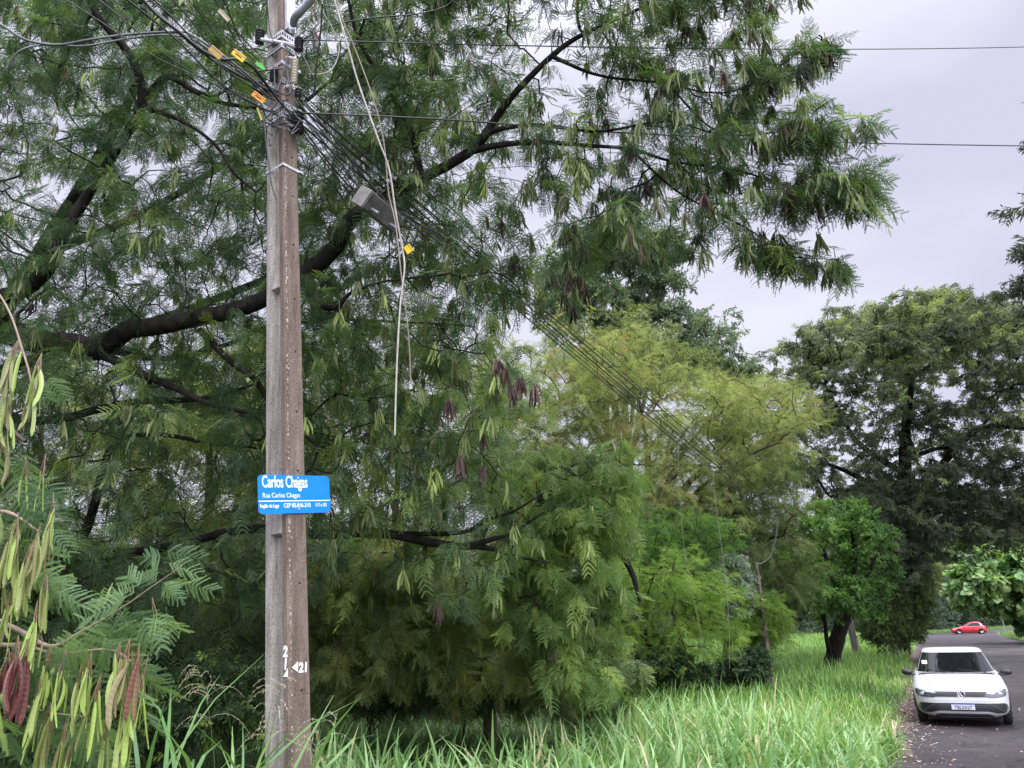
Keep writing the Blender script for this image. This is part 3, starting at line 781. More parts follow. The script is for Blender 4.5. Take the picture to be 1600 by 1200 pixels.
# drooping tip sprays that stand out against the sky
def spray(pl, n, sd):
    q = np.array(pl, float); t = rng.random(n) * (len(q) - 1); i = t.astype(int).clip(0, len(q) - 2); f = t - i
    p = q[i] * (1 - f)[:, None] + q[i + 1] * f[:, None]
    return PV(p[:, :2] + rng.normal(0, sd, (n, 2)), p[:, 2] + rng.normal(0, 0.15, n))
tips = [spray([(1150, 142, 7), (1200, 118, 6.9), (1290, 58, 6.8)], 22, 9), spray([(1180, 212, 7), (1260, 195, 6.8), (1362, 188, 6.7)], 22, 8),
        spray([(1190, 290, 7), (1270, 290, 6.8), (1350, 290, 6.7)], 40, 16), spray([(1165, 365, 7), (1225, 400, 6.9), (1310, 405, 6.8)], 24, 8)]
attrA = np.vstack([attrA] + tips)
limbsA = [
 [(-330, 1130, 11, .30), (-300, 900, 10.8, .26), (-260, 700, 10.5, .22), (-170, 560, 10, .19), (-60, 500, 9.2, .15), (8, 520, 8.8, .13), (60, 533, 8.6, .14), (110, 540, 8.5, .14), (155, 545, 8.4, .13), (200, 516, 8.3, .10), (250, 509, 8.2, .095), (308, 497, 8.1, .09), (357, 487, 8.0, .085), (412, 467, 8.0, .085), (480, 425, 8.0, .09), (525, 385, 8.0, .085), (548, 342, 7.9, .075), (600, 310, 7.9, .06), (660, 280, 7.9, .055), (740, 232, 7.8, .050), (772, 188, 7.8, .040), (805, 145, 7.7, .034), (862, 88, 7.6, .028), (912, 53, 7.6, .022), (1014, 6, 7.5, .014), (1080, -40, 7.4, .009)],
 [(8, 520, 8.8, .12), (-10, 475, 8.6, .11), (38, 452, 8.5, .09), (75, 420, 8.4, .075), (100, 365, 8.3, .065), (140, 300, 8.3, .055), (190, 220, 8.2, .05), (222, 160, 8.2, .05), (205, 90, 8.1, .045), (150, 20, 8.0, .035), (120, -60, 8.0, .03)],
 [(150, 548, 8.4, .07), (185, 566, 8.3, .05), (222, 585, 8.2, .045), (275, 607, 8.1, .036), (325, 630, 8.0, .028), (385, 645, 7.9, .018)],
 [(740, 235, 7.8, .040), (790, 225, 7.7, .030), (850, 222, 7.6, .024), (912, 227, 7.5, .020), (985, 233, 7.4, .016), (1050, 252, 7.3, .013), (1148, 266, 7.1, .010), (1237, 292, 6.9, .006)],
 [(740, 232, 7.8, .040), (765, 208, 7.7, .030), (800, 198, 7.6, .024), (850, 196, 7.5, .018), (937, 205, 7.3, .013), (1040, 190, 7.1, .010), (1120, 210, 7.0, .007)],
 [(862, 88, 7.6, .022), (937, 118, 7.4, .014), (1042, 130, 7.2, .010), (1100, 144, 7.1, .008), (1150, 141, 7.0, .007), (1200, 117, 6.9, .005), (1280, 55, 6.8, .003)],
 [(311, 515, 8.1, .035), (357, 562, 8.0, .034), (399, 594, 7.9, .030), (430, 640, 7.9, .024), (500, 700, 7.8, .014)],
 [(480, 425, 8.0, .055), (488, 458, 7.8, .048), (505, 478, 7.7, .036), (527, 480, 7.6, .026), (548, 458, 7.5, .018), (600, 440, 7.4, .012), (690, 430, 7.3, .008)],
 [(-260, 760, 10.4, .14), (-120, 900, 10.2, .12), (20, 905, 9.8, .085), (90, 872, 9.6, .07), (128, 838, 9.5, .062), (147, 790, 9.4, .055), (158, 745, 9.3, .048), (175, 703, 9.2, .043), (198, 662, 9.1, .038), (225, 622, 9.0, .032), (240, 570, 9.0, .022), (250, 500, 8.9, .015)],
 [(100, 870, 9.6, .07), (180, 866, 9.5, .058), (255, 856, 9.3, .052), (311, 843, 9.2, .050), (357, 831, 9.1, .052), (418, 826, 9.0, .055), (484, 834, 8.9, .060), (550, 832, 8.8, .060), (605, 834, 8.7, .056), (650, 843, 8.6, .050), (700, 852, 8.5, .046), (735, 853, 8.4, .040), (770, 842, 8.3, .028), (800, 833, 8.2, .018), (850, 800, 8.1, .010)],
 [(735, 853, 8.4, .035), (770, 858, 8.3, .026), (800, 868, 8.2, .018), (860, 880, 8.1, .010)],
 [(605, 834, 8.7, .03), (720, 832, 8.5, .026), (760, 812, 8.4, .022), (800, 800, 8.3, .015), (850, 770, 8.2, .009)],
 [(158, 745, 9.3, .04), (170, 706, 9.2, .036), (195, 684, 9.1, .032), (235, 678, 9.0, .030), (275, 682, 8.9, .026), (330, 693, 8.8, .020), (400, 700, 8.7, .012)],
 [(-60, 600, 9.4, .09), (20, 652, 9.2, .06), (90, 655, 9.1, .052), (150, 640, 9.0, .048), (210, 628, 8.9, .044), (260, 626, 8.8, .036), (320, 622, 8.7, .024), (400, 600, 8.6, .014)],
 [(222, 160, 8.2, .04), (260, 120, 8.1, .034), (300, 140, 8.0, .030), (345, 160, 7.9, .024), (410, 170, 7.8, .015)],
 [(222, 165, 8.2, .03), (285, 190, 8.0, .020), (335, 225, 7.9, .017), (365, 270, 7.8, .013), (400, 300, 7.8, .009)],
 [(660, 280, 7.9, .035), (640, 200, 7.9, .028), (600, 130, 7.9, .024), (560, 60, 7.8, .02), (540, -20, 7.8, .014)],
 [(155, 545, 8.4, .04), (260, 560, 9.4, .035), (350, 540, 9.8, .03), (410, 515, 10, .028), (520, 500, 10, .02), (660, 505, 9.8, .014), (740, 510, 9.6, .01)],
 [(1042, 130, 7.2, .010), (1120, 205, 7.1, .009), (1209, 207, 7.0, .006), (1258, 197, 6.9, .005), (1365, 180, 6.7, .003)],
 [(985, 233, 7.4, .014), (1060, 300, 7.3, .010), (1168, 357, 7.1, .007), (1229, 398, 6.9, .005), (1315, 406, 6.8, .003)],
]
def podfnA(p):
    x, y, d = project(p)
    v = np.where(x > 800, 0.92, np.where(x > 500, 0.62, 0.20))
    v = np.where((y > 560) & (x > 460), v * 0.9, v)
    return np.where((x < 380) & (y > 560), 0.08, v)
def podtintA(p):
    x, y, d = project(p)
    t = np.where(x > 830, rng.choice([0.05, 0.3, 0.42, 0.6], len(x), p=[0.12, 0.34, 0.34, 0.20]), rng.choice([0.05, 0.35, 0.6, 0.9], len(x), p=[0.08, 0.32, 0.38, 0.22]))
    return t
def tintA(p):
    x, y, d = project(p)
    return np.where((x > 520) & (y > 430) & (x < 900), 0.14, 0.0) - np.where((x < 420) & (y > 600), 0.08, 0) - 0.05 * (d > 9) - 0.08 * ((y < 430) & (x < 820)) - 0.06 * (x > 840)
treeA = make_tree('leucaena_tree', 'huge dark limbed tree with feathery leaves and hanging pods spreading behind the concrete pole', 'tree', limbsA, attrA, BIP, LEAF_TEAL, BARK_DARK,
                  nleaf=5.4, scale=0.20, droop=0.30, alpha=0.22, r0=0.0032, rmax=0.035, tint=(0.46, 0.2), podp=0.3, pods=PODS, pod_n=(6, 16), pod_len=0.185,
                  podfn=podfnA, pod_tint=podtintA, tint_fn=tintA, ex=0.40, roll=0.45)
rowsA2 = ['66666666655520', '66666666666520', '66666666677520', '65666666666410', '55566666666420', '66666677776530', '66667777777640', '77777777777750', '77777777777740']
attrA2 = grid_attr(rowsA2, -160, -80, 80, 460, lambda x, y: rng.uniform(12, 15, len(x)))
back_l = [[(-200, 1100, 15, .26), (-150, 850, 14.6, .22), (-60, 600, 14.2, .18), (60, 400, 14, .13), (180, 200, 13.6, .09), (260, 20, 13.2, .05)],
          [(-60, 600, 14.2, .12), (120, 540, 13.8, .10), (330, 470, 13.4, .07), (520, 380, 13, .045), (650, 250, 12.8, .02)],
          [(60, 400, 14, .09), (230, 330, 13.7, .07), (400, 220, 13.4, .05), (560, 90, 13, .02)]]
make_tree('leucaena_tree', 'second dark limbed tree filling the gaps behind the huge left hand tree', 'tree', back_l, attrA2, BIP_LO, LEAF_TEAL, BARK_DARK, nleaf=6, scale=0.30, droop=0.3, r0=0.005, rmax=0.05, tint=(0.34, 0.15), roll=0.45)
# dense bunches of dark ripe pods
bun = np.array([P(*q) for q in [(790, 575, 6.9), (800, 600, 6.9), (776, 560, 7.0), (835, 600, 6.9), (905, 432, 7.1), (890, 425, 7.1), (703, 625, 7.0), (720, 712, 7.0), (1062, 115, 6.9), (1050, 105, 6.9), (860, 425, 7.2), (812, 590, 6.9), (1130, 110, 6.8), (1230, 285, 6.7)]])
add_pods(treeA, bun, np.array(treeA.location), PODS, (12, 22), 0.17, lambda c: np.full(len(c), 0.07), name='ripe_pods')

# second leucaena arching down to the right of the sign
pB = np.vstack([puffs([(800, 800), (850, 745), (920, 715), (960, 735), (975, 800), (940, 840), (880, 830), (810, 830)], 8.2, 10, 24, 0.42, 9),
                puffs([(800, 800), (955, 800), (955, 900), (945, 1000), (930, 1070), (860, 1060), (800, 1000), (780, 900)], 8.4, 10.2, 40, 0.40, 9)])
limbsB = [
 [(905, 1075, 11.2, .13), (900, 1010, 11.0, .12), (885, 930, 10.6, .10), (870, 840, 10.2, .07), (860, 780, 9.8, .042), (875, 740, 9.4, .026), (920, 722, 9.1, .016), (960, 750, 8.9, .008)],
 [(885, 930, 10.6, .06), (960, 870, 10.0, .05), (985, 890, 9.6, .04), (1000, 940, 9.4, .02)],
 [(870, 840, 10.2, .05), (840, 760, 9.4, .035), (870, 730, 9.0, .026), (900, 745, 8.8, .018), (930, 790, 8.7, .012)],
 [(870, 860, 10.2, .05), (820, 850, 9.6, .03), (790, 900, 9.3, .02), (800, 980, 9.2, .012)],
 [(885, 930, 10.6, .05), (930, 960, 10.0, .04), (945, 1020, 9.7, .03)]]
treeB = make_tree('leucaena_tree', 'pale feathery tree drooping to the grass right of the pole, hung with yellowing pods', 'tree', limbsB, pB, BIP, LEAF_DROOP, BARK_DARK,
                  nleaf=8, scale=0.19, droop=0.75, r0=0.0035, tint=(0.5, 0.2), podp=0.36, pods=PODS, pod_n=(4, 11), pod_len=0.16,
                  pod_tint=lambda c: rng.choice([0.22, 0.6, 0.8, 0.95], len(c), p=[0.12, 0.36, 0.32, 0.2]))

# shaded thicket hanging below the low limb
pC = puffs([(470, 860), (800, 855), (880, 900), (900, 1075), (760, 1085), (640, 1085), (560, 1085), (470, 1080)], 9.8, 12.2, 130, 0.42, 9)
limbsC = [[(765, 1085, 12.2, .11), (768, 1010, 12, .09), (772, 960, 11.8, .075), (740, 900, 11.5, .05), (700, 870, 11.3, .03), (640, 860, 11, .02)],
          [(772, 960, 11.8, .05), (720, 960, 11.4, .035), (660, 965, 11, .03), (600, 985, 10.8, .022), (540, 975, 10.6, .014)],
          [(768, 1000, 12, .05), (840, 985, 11.6, .035), (880, 960, 11.3, .02)],
          [(740, 1040, 12, .03), (690, 1010, 11.5, .02), (600, 1020, 11, .014), (520, 1000, 10.8, .01)]]
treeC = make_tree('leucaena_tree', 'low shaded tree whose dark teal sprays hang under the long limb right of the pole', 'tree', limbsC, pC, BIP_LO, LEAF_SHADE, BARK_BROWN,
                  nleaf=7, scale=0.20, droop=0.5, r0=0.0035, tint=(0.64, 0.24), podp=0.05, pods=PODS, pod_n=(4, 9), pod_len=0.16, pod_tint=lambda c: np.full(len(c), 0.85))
# shaded tree on the left behind the foreground branch
pC2 = puffs([(-120, 850), (60, 850), (250, 880), (420, 860), (430, 1010), (400, 1060), (250, 1070), (60, 1060), (-120, 1060)], 10.2, 13, 95, 0.5, 9)
limbsC2 = [[(250, 1105, 12.6, .13), (240, 1040, 12.4, .10), (225, 960, 12.0, .08), (190, 900, 11.6, .06), (130, 880, 11.2, .04)],
           [(225, 980, 12.0, .06), (300, 940, 11.6, .045), (370, 910, 11.2, .03)],
           [(235, 1020, 12.2, .06), (120, 990, 11.8, .04), (20, 950, 11.4, .03)]]
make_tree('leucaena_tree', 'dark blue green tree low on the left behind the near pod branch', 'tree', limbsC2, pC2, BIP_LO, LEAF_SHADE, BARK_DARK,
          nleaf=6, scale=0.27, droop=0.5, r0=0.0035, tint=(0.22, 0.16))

# trees behind: backlit yellow-green
def back_tree(label, base, top, poly, d0, d1, npuff, size, per, tpl, lm, bark, cat='tree', name='tree', tr=0.16, limbs=5, nleaf=6, scale=0.3, tint=(0.5, 0.2), droop=0.2, group=None, **kw):
    """trunk from base (px,py,depth) to top, radiating limbs, crown through puffs inside an outline"""
    b = np.array(GND(base[0], base[1])) if base[2] is None else np.append(P(*base)[:2], 0.0)
    t = P(*top)
    k = np.linspace(0, 1, 9)[:, None]
    tr_ = b + (t - b) * k + np.hstack([rng.normal(0, 0.12, (9, 2)).cumsum(0) * 0.4, np.zeros((9, 1))]) * (k > 0)
    L0 = np.hstack([tr_, np.linspace(tr, tr * 0.35, 9)[:, None]]); L0[0, 3] *= 1.25; L0 = spline(L0, 4)
    at = puffs(poly, d0, d1, npuff, size, per)
    ls = [L0]
    far = at[np.argsort(-np.linalg.norm(at - tr_[4], axis=1))[:len(at) // 2]]
    for i in range(limbs):
        e = far[rng.integers(len(far))]; s0 = L0[int(len(L0) * rng.uniform(0.35, 0.85))]
        kk = np.linspace(0, 1, 8)[:, None]
        pts = s0[:3] + (e - s0[:3]) * kk * 0.85 + np.array([0, 0, 1.0]) * (np.sin(kk * math.pi) * 0.09 * np.linalg.norm(e - s0[:3])) + rng.normal(0, 0.05, (8, 3)) * (kk > 0)
        ls.append(spline(np.hstack([pts, np.linspace(s0[3] * 0.6, 0.02, 8)[:, None]]), 3))
    return make_tree(name, label, cat, ls, at, tpl, lm, bark, nleaf=nleaf, scale=scale, tint=tint, droop=droop, group=group, **kw)

back_tree('yellow green backlit tree seen through the big tree at the left edge', (60, 1060, 19), (70, 640, 19), [(-200, 560), (40, 560), (220, 620), (240, 900), (100, 1000), (-200, 1000)], 16, 21, 60, 1.0, 10, BIP_LO, LEAF_YELLOW, BARK_BROWN, scale=0.42, nleaf=5, tint=(0.35, 0.2))
back_tree('yellow green backlit tree seen above the low limb, left of the pole', (330, 1060, 18), (330, 640, 18), [(190, 580), (330, 540), (470, 560), (480, 800), (460, 960), (250, 960), (180, 800)], 15.5, 20, 62, 1.0, 10, BIP_LO, LEAF_YELLOW, BARK_BROWN, scale=0.42, nleaf=5, tint=(0.38, 0.2))
back_tree('olive green tree behind the low limb, just right of the pole', (620, 1060, 19), (620, 700, 19), [(470, 640), (560, 560), (760, 520), (830, 620), (830, 800), (820, 1000), (700, 1010), (470, 1000), (520, 820), (480, 790)], 16, 21, 72, 1.0, 10, BIP_LO, LEAF_MID, BARK_BROWN, scale=0.42, nleaf=5, tint=(0.4, 0.2))
# large yellow-green crown in the centre
E_poly = [(740, 600), (800, 550), (850, 520), (900, 505), (1000, 545), (1090, 590), (1180, 590), (1235, 620), (1245, 720), (1150, 780), (1140, 880), (1080, 930), (900, 900), (780, 800), (740, 700)]
back_tree('tall golden green tree in the centre with dark forked branches behind the slanting cables', (1010, 1030, 26), (1000, 700, 26), E_poly, 22, 28, 350, 0.8, 12, FEATHER, LEAF_YELLOW, BARK_BROWN, tr=0.26, limbs=14, scale=0.34, nleaf=6, tint=(0.47, 0.27), r0=0.006, rmax=0.09)
back_tree('olive crowned tree rising just above the golden tree', (960, 1000, 34), (950, 560, 34), [(880, 500), (930, 480), (1010, 500), (1080, 560), (1100, 600), (1000, 620), (860, 580)], 32, 36, 42, 1.1, 10, CL_SMALL, LEAF_YELLOW, BARK_GREY, scale=0.5, nleaf=6, tint=(0.12, 0.12))
F_poly = [(860, 420), (920, 375), (1000, 355), (1075, 385), (1095, 440), (1030, 480), (1080, 500), (1130, 540), (1150, 600), (1060, 600), (950, 540), (860, 500), (840, 440)]
back_tree('tall grey green tree with clumped foliage standing highest in the centre against the sky', (1000, 1000, 44), (960, 450, 44), F_poly, 40, 48, 100, 1.4, 13, CL_SMALL, LEAF_EUC, BARK_GREY, tr=0.35, limbs=10, scale=0.6, nleaf=7, tint=(0.42, 0.2), r0=0.008, rmax=0.09)
back_tree('small grey green sprig of crown reaching right of the tall centre tree', (1150, 1000, 43), (1110, 560, 43), [(1080, 480), (1110, 500), (1150, 505), (1130, 540), (1190, 580), (1170, 650), (1100, 640), (1120, 560), (1070, 510)], 41, 45, 16, 1.1, 11, CL_SMALL, LEAF_EUC, BARK_GREY, scale=0.6, nleaf=6, tint=(0.4, 0.18), r0=0.008)
back_tree('pointed grey green tree between the golden tree and the big dark right hand tree', (1170, 1000, 46), (1150, 640, 46), [(1110, 610), (1150, 570), (1190, 600), (1240, 640), (1230, 760), (1120, 760)], 44, 48, 24, 1.4, 11, CL_SMALL, LEAF_EUC, BARK_GREY, scale=0.6, nleaf=6, tint=(0.5, 0.2), r0=0.008)
back_tree('mid green tree behind the green bushes, below the golden tree', (1130, 1010, 27), (1150, 760, 27), [(1120, 760), (1200, 720), (1250, 770), (1260, 900), (1210, 985), (1080, 985), (1080, 860)], 23, 29, 120, 0.8, 11, FEATHER, LEAF_MID, BARK_BROWN, scale=0.40, nleaf=5, tint=(0.45, 0.2), r0=0.006)
back_tree('lime green feathery bush in the centre, right of the drooping tree', (1010, 1060, 18.5), (1010, 930, 18.5), [(960, 890), (1040, 860), (1110, 890), (1150, 950), (1140, 1035), (1000, 1050), (950, 980)], 16.5, 19.5, 90, 0.5, 10, FEATHER, LEAF_LIME, BARK_DARK, cat='bush', name='bush', tr=0.07, scale=0.22, nleaf=6, tint=(0.4, 0.2))
back_tree('green feathery bush in front of the golden tree, above the lime bush', (1060, 1050, 21), (1060, 850, 21), [(980, 820), (1080, 790), (1130, 840), (1130, 910), (1000, 920), (950, 880)], 20, 23, 76, 0.6, 10, FEATHER, LEAF_FRESH, BARK_DARK, cat='bush', name='bush', tr=0.09, scale=0.27, nleaf=6, tint=(0.55, 0.2))
back_tree('silver grey leafed bush beside the green feathery bushes', (1140, 1040, 22), (1140, 920, 22), [(1110, 880), (1150, 860), (1165, 900), (1165, 960), (1110, 960)], 21, 23, 30, 0.35, 12, CL_SMALL, LEAF_SILVER, BARK_GREY, cat='bush', name='bush', tr=0.05, limbs=4, scale=0.25, nleaf=8, tint=(0.5, 0.2))
back_tree('yellowish feathery bush left of the wooden stump post', (1190, 1030, 22), (1190, 960, 22), [(1150, 940), (1220, 935), (1232, 990), (1200, 1010), (1130, 1000)], 21, 23, 50, 0.45, 10, FEATHER, LEAF_LIME, BARK_DARK, cat='bush', name='bush', tr=0.05, limbs=4, scale=0.24, nleaf=6, tint=(0.3, 0.2))
back_tree('low dark glossy shrub at the edge of the grass', (1160, 1068, 20.5), (1160, 1030, 20.5), [(1130, 1025), (1180, 1018), (1200, 1042), (1185, 1060), (1130, 1060)], 19.5, 21, 20, 0.32, 12, CL_OVAL, LEAF_SHRUB, BARK_DARK, cat='shrub', name='shrub', tr=0.03, limbs=3, scale=0.22, nleaf=9, tint=(0.4, 0.15))
back_tree('dark undergrowth bush between the drooping tree and the lime bush', (990, 1085, 17), (990, 1040, 17), [(940, 1030), (1080, 1035), (1090, 1062), (950, 1070)], 17, 19, 26, 0.4, 10, CL_OVAL, LEAF_SHRUB, BARK_DARK, cat='bush', name='bush', tr=0.05, limbs=4, scale=0.24, nleaf=7, tint=(0.25, 0.15))
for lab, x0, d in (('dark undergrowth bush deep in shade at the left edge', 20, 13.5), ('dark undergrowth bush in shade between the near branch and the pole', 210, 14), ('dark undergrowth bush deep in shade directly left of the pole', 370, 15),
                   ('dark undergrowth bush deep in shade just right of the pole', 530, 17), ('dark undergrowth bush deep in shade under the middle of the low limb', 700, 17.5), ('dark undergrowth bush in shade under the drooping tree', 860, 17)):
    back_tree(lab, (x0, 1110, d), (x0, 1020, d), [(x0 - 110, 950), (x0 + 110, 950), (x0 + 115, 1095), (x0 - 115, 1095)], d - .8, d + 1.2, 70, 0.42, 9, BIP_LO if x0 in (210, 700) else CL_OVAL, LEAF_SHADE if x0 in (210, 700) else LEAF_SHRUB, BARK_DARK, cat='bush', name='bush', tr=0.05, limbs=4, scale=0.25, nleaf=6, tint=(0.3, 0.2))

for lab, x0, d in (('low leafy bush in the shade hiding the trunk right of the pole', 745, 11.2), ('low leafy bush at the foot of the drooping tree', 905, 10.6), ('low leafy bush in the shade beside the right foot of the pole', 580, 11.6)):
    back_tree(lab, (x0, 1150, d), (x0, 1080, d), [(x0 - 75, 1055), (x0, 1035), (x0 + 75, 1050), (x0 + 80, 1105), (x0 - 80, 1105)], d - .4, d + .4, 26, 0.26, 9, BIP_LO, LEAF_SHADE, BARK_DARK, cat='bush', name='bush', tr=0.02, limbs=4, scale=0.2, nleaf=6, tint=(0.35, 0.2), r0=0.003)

# the big dark tree on the right
G_poly = [(1200, 640), (1240, 570), (1300, 510), (1380, 475), (1450, 462), (1540, 475), (1620, 500), (1760, 560), (1780, 760), (1700, 840), (1560, 850), (1480, 800), (1400, 830), (1300, 790), (1230, 760), (1190, 700)]
gl = [[(1405, 1010, 40, .48), (1408, 900, 39, .42), (1412, 800, 38, .36), (1414, 720, 37, .30), (1416, 650, 36.5, .20), (1420, 570, 36, .12), (1440, 510, 36, .06)],
      [(1412, 790, 38, .22), (1450, 755, 37.5, .20), (1490, 705, 37, .17), (1535, 668, 37, .13), (1600, 670, 37, .10), (1680, 680, 37, .06)],
      [(1412, 740, 37.4, .16), (1350, 700, 37, .12), (1320, 660, 36.5, .08), (1290, 600, 36, .05)],
      [(1412, 790, 38, .16), (1340, 745, 37.5, .12), (1280, 720, 37, .08), (1225, 700, 36.5, .04)],
      [(1535, 668, 37, .08), (1560, 620, 37, .06), (1590, 560, 37, .04)],
      [(1414, 720, 37, .12), (1470, 700, 37, .09), (1530, 705, 37, .06), (1600, 720, 37, .03)],
      [(1414, 720, 37, .16), (1420, 650, 34.5, .13), (1425, 590, 32, .10), (1430, 550, 30, .07), (1440, 515, 28, .04)],
      [(1425, 590, 32, .08), (1470, 560, 30, .06), (1520, 530, 28.5, .03)], [(1425, 590, 32, .08), (1390, 560, 30, .06), (1350, 545, 28, .03)],
      [(1412, 820, 38.2, .18), (1500, 790, 37.5, .13), (1600, 790, 37, .10), (1700, 800, 37, .06)]]
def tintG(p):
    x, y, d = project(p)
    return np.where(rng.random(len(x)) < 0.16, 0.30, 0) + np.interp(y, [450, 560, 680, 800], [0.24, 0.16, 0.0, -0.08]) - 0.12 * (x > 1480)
pG = np.vstack([puffs(G_poly, 33, 41, 340, 0.95, 10), puffs([(1210, 560), (1300, 490), (1450, 462), (1600, 490), (1600, 560), (1400, 540), (1260, 620)], 35, 38, 60, 0.8, 11),
                puffs([(1330, 760), (1480, 770), (1500, 830), (1450, 880), (1400, 900), (1350, 900), (1310, 840)], 33, 36.5, 80, 0.8, 10),
                puffs([(1330, 530), (1380, 490), (1500, 478), (1570, 505), (1500, 570), (1380, 590)], 26.5, 31, 46, 0.8, 10),
                puffs([(1480, 770), (1700, 780), (1700, 850), (1560, 850), (1480, 840)], 33, 38, 40, 0.9, 10)])
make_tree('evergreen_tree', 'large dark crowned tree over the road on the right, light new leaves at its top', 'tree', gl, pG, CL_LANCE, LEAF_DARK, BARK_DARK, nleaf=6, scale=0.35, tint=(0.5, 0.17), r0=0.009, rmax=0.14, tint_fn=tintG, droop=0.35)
H_poly = [(1598, 310), (1622, 230), (1650, 0), (1680, -220), (2000, -220), (1990, 480), (1800, 620), (1640, 540), (1597, 470), (1600, 400)]
back_tree('dark leafed tree just entering the right edge of the photo above the big tree', (1880, 1000, 24), (1800, 400, 24), H_poly, 21.5, 26, 190, 0.65, 8, CL_LANCE, LEAF_DARK, BARK_DARK, tr=0.3, scale=0.40, nleaf=7, tint=(0.35, 0.2), r0=0.007)

V_poly = [(1680, -150), (2100, -200), (2300, 300), (2000, 450), (1720, 330)]
back_tree('tree overhanging the road beyond the right edge', (2150, 1000, 22), (1900, 200, 22), V_poly, 19, 25, 70, 0.9, 8, CL_LANCE, LEAF_DARK, BARK_DARK, tr=0.28, limbs=9, scale=0.4, nleaf=5, tint=(0.35, 0.2), r0=0.009)
# small fresh green tree with a leaning dark trunk, standing in the grass
il = [[(1296, 1060, 28.2, .30), (1303, 1020, 28, .27), (1312, 985, 27.8, .26), (1322, 950, 27.6, .22), (1330, 910, 27.4, .16), (1335, 860, 27.2, .10), (1330, 810, 27, .05)],
      [(1300, 1030, 28, .11), (1292, 1000, 27.7, .08), (1288, 968, 27.5, .07), (1270, 920, 27.2, .07), (1250, 880, 27, .04)],
      [(1322, 950, 27.6, .12), (1300, 900, 27.2, .09), (1285, 850, 27, .06), (1280, 810, 27, .03)],
      [(1324, 945, 27.6, .10), (1355, 900, 27.3, .07), (1372, 860, 27.2, .04)]]
I_poly = [(1262, 800), (1300, 785), (1350, 800), (1390, 850), (1395, 910), (1370, 950), (1320, 965), (1260, 960), (1215, 930), (1205, 890), (1222, 845)]
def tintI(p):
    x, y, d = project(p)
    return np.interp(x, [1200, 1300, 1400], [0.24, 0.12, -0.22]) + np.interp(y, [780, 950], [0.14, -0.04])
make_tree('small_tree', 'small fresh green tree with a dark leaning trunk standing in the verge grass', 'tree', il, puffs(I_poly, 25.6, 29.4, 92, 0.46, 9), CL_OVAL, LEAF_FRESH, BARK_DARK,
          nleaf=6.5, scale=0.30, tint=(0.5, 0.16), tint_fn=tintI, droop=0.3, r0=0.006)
back_tree('bushy grey olive tree at the road bend, left of the dark gap', (1395, 1025, 37), (1400, 920, 37), [(1365, 880), (1400, 862), (1436, 890), (1442, 950), (1432, 990), (1365, 995)], 35, 38, 90, 0.6, 11, CL_LANCE, LEAF_MID, BARK_GREY, tr=0.12, scale=0.42, nleaf=7, tint=(0.3, 0.18), r0=0.006)
back_tree('light olive tree crown hanging above the road bend', (1430, 1000, 66), (1425, 880, 66), [(1385, 850), (1430, 840), (1455, 880), (1450, 940), (1400, 900)], 64, 70, 36, 1.2, 10, CL_LANCE, LEAF_YELLOW, BARK_GREY, tr=0.2, scale=0.7, nleaf=5, tint=(0.12, 0.1), r0=0.01)
back_tree('tree with big round pale green leaves at the right edge, over the stop sign', (1690, 1000, 58), (1670, 900, 58), [(1500, 890), (1540, 865), (1600, 850), (1700, 870), (1700, 985), (1590, 975), (1530, 945), (1495, 925)], 55, 60, 120, 0.8, 9, CL_BROAD, LEAF_BROAD, BARK_DARK, tr=0.2, scale=0.85, nleaf=4, tint=(0.6, 0.22), r0=0.01)
back_tree('dull green tree over the junction above the round leafed tree', (1720, 1000, 70), (1640, 840, 70), [(1440, 830), (1520, 800), (1700, 800), (1720, 870), (1560, 880), (1480, 880), (1440, 860)], 66, 76, 60, 1.5, 10, CL_LANCE, LEAF_MID, BARK_DARK, tr=0.25, scale=0.75, nleaf=6, tint=(0.2, 0.2), r0=0.01)
# the far wood behind the junction reads as one dark mass
mb = MB()
at = []
for k in range(520):
    rr = rng.uniform(-150, 110); ss = 140 + (max(rr, -5) + 1.3) * 1.55 + rng.uniform(0, 26)
    if rr < -5: ss = rng.uniform(120, 160)
    xy = rs(rr, ss); hgt = rng.uniform(9, 20); z0 = ground_z(*xy)
    V, Fc = frusta(np.array([[*xy, z0]]), np.array([[*xy, z0 + hgt * .8]]), np.array([0.3]), np.array([0.12]), 5); mb.add(V, Fc, 0.1, 1)
    for j in range(20):
        z = z0 + hgt * rng.uniform(0.0, 1.0) ** 1.25
        at.append([xy[0] + rng.normal(0, 1.8), xy[1] + rng.normal(0, 1.8), z])
at = np.array(at); idx = np.repeat(np.arange(len(at)), 9)
scatter(mb, CL_SMALL, at[idx] + rng.normal(0, 0.9, (len(idx), 3)), rng.normal(0, 1, (len(idx), 3)) - [0, 0, 0.2], rng.uniform(1.1, 2.0, len(idx)), np.clip(rng.normal(0.12, 0.12, len(idx)), 0, 1))
tag(mb.build('far_wood', [LEAF_EUC, BARK_DARK]), 'dark distant woodland behind the road junction', 'woodland', kind='stuff')

# shrub with yellow-green young leaves left of the pole foot
for lab, x0, y0, d, sz in (('low dark shrub with lime young leaves left of the pole foot', 345, 1090, 8.6, 1.0), ('smaller dark shrub with lime tips by the left lawn', 235, 1130, 9.4, 0.7)):
    hw = 75 * sz
    back_tree(lab, (x0, 1180, d), (x0, y0, d), [(x0 - hw, y0 - 40 * sz), (x0, y0 - 60 * sz), (x0 + hw, y0 - 45 * sz), (x0 + hw, y0 + 60), (x0 - hw, y0 + 60)], d - 0.5, d + 0.5, 40, 0.17, 6, CL_OVAL, LEAF_SHRUB, BARK_DARK, cat='shrub', name='shrub', tr=0.015, limbs=4, scale=0.13, nleaf=5, tint=(0.55, 0.28), r0=0.002)

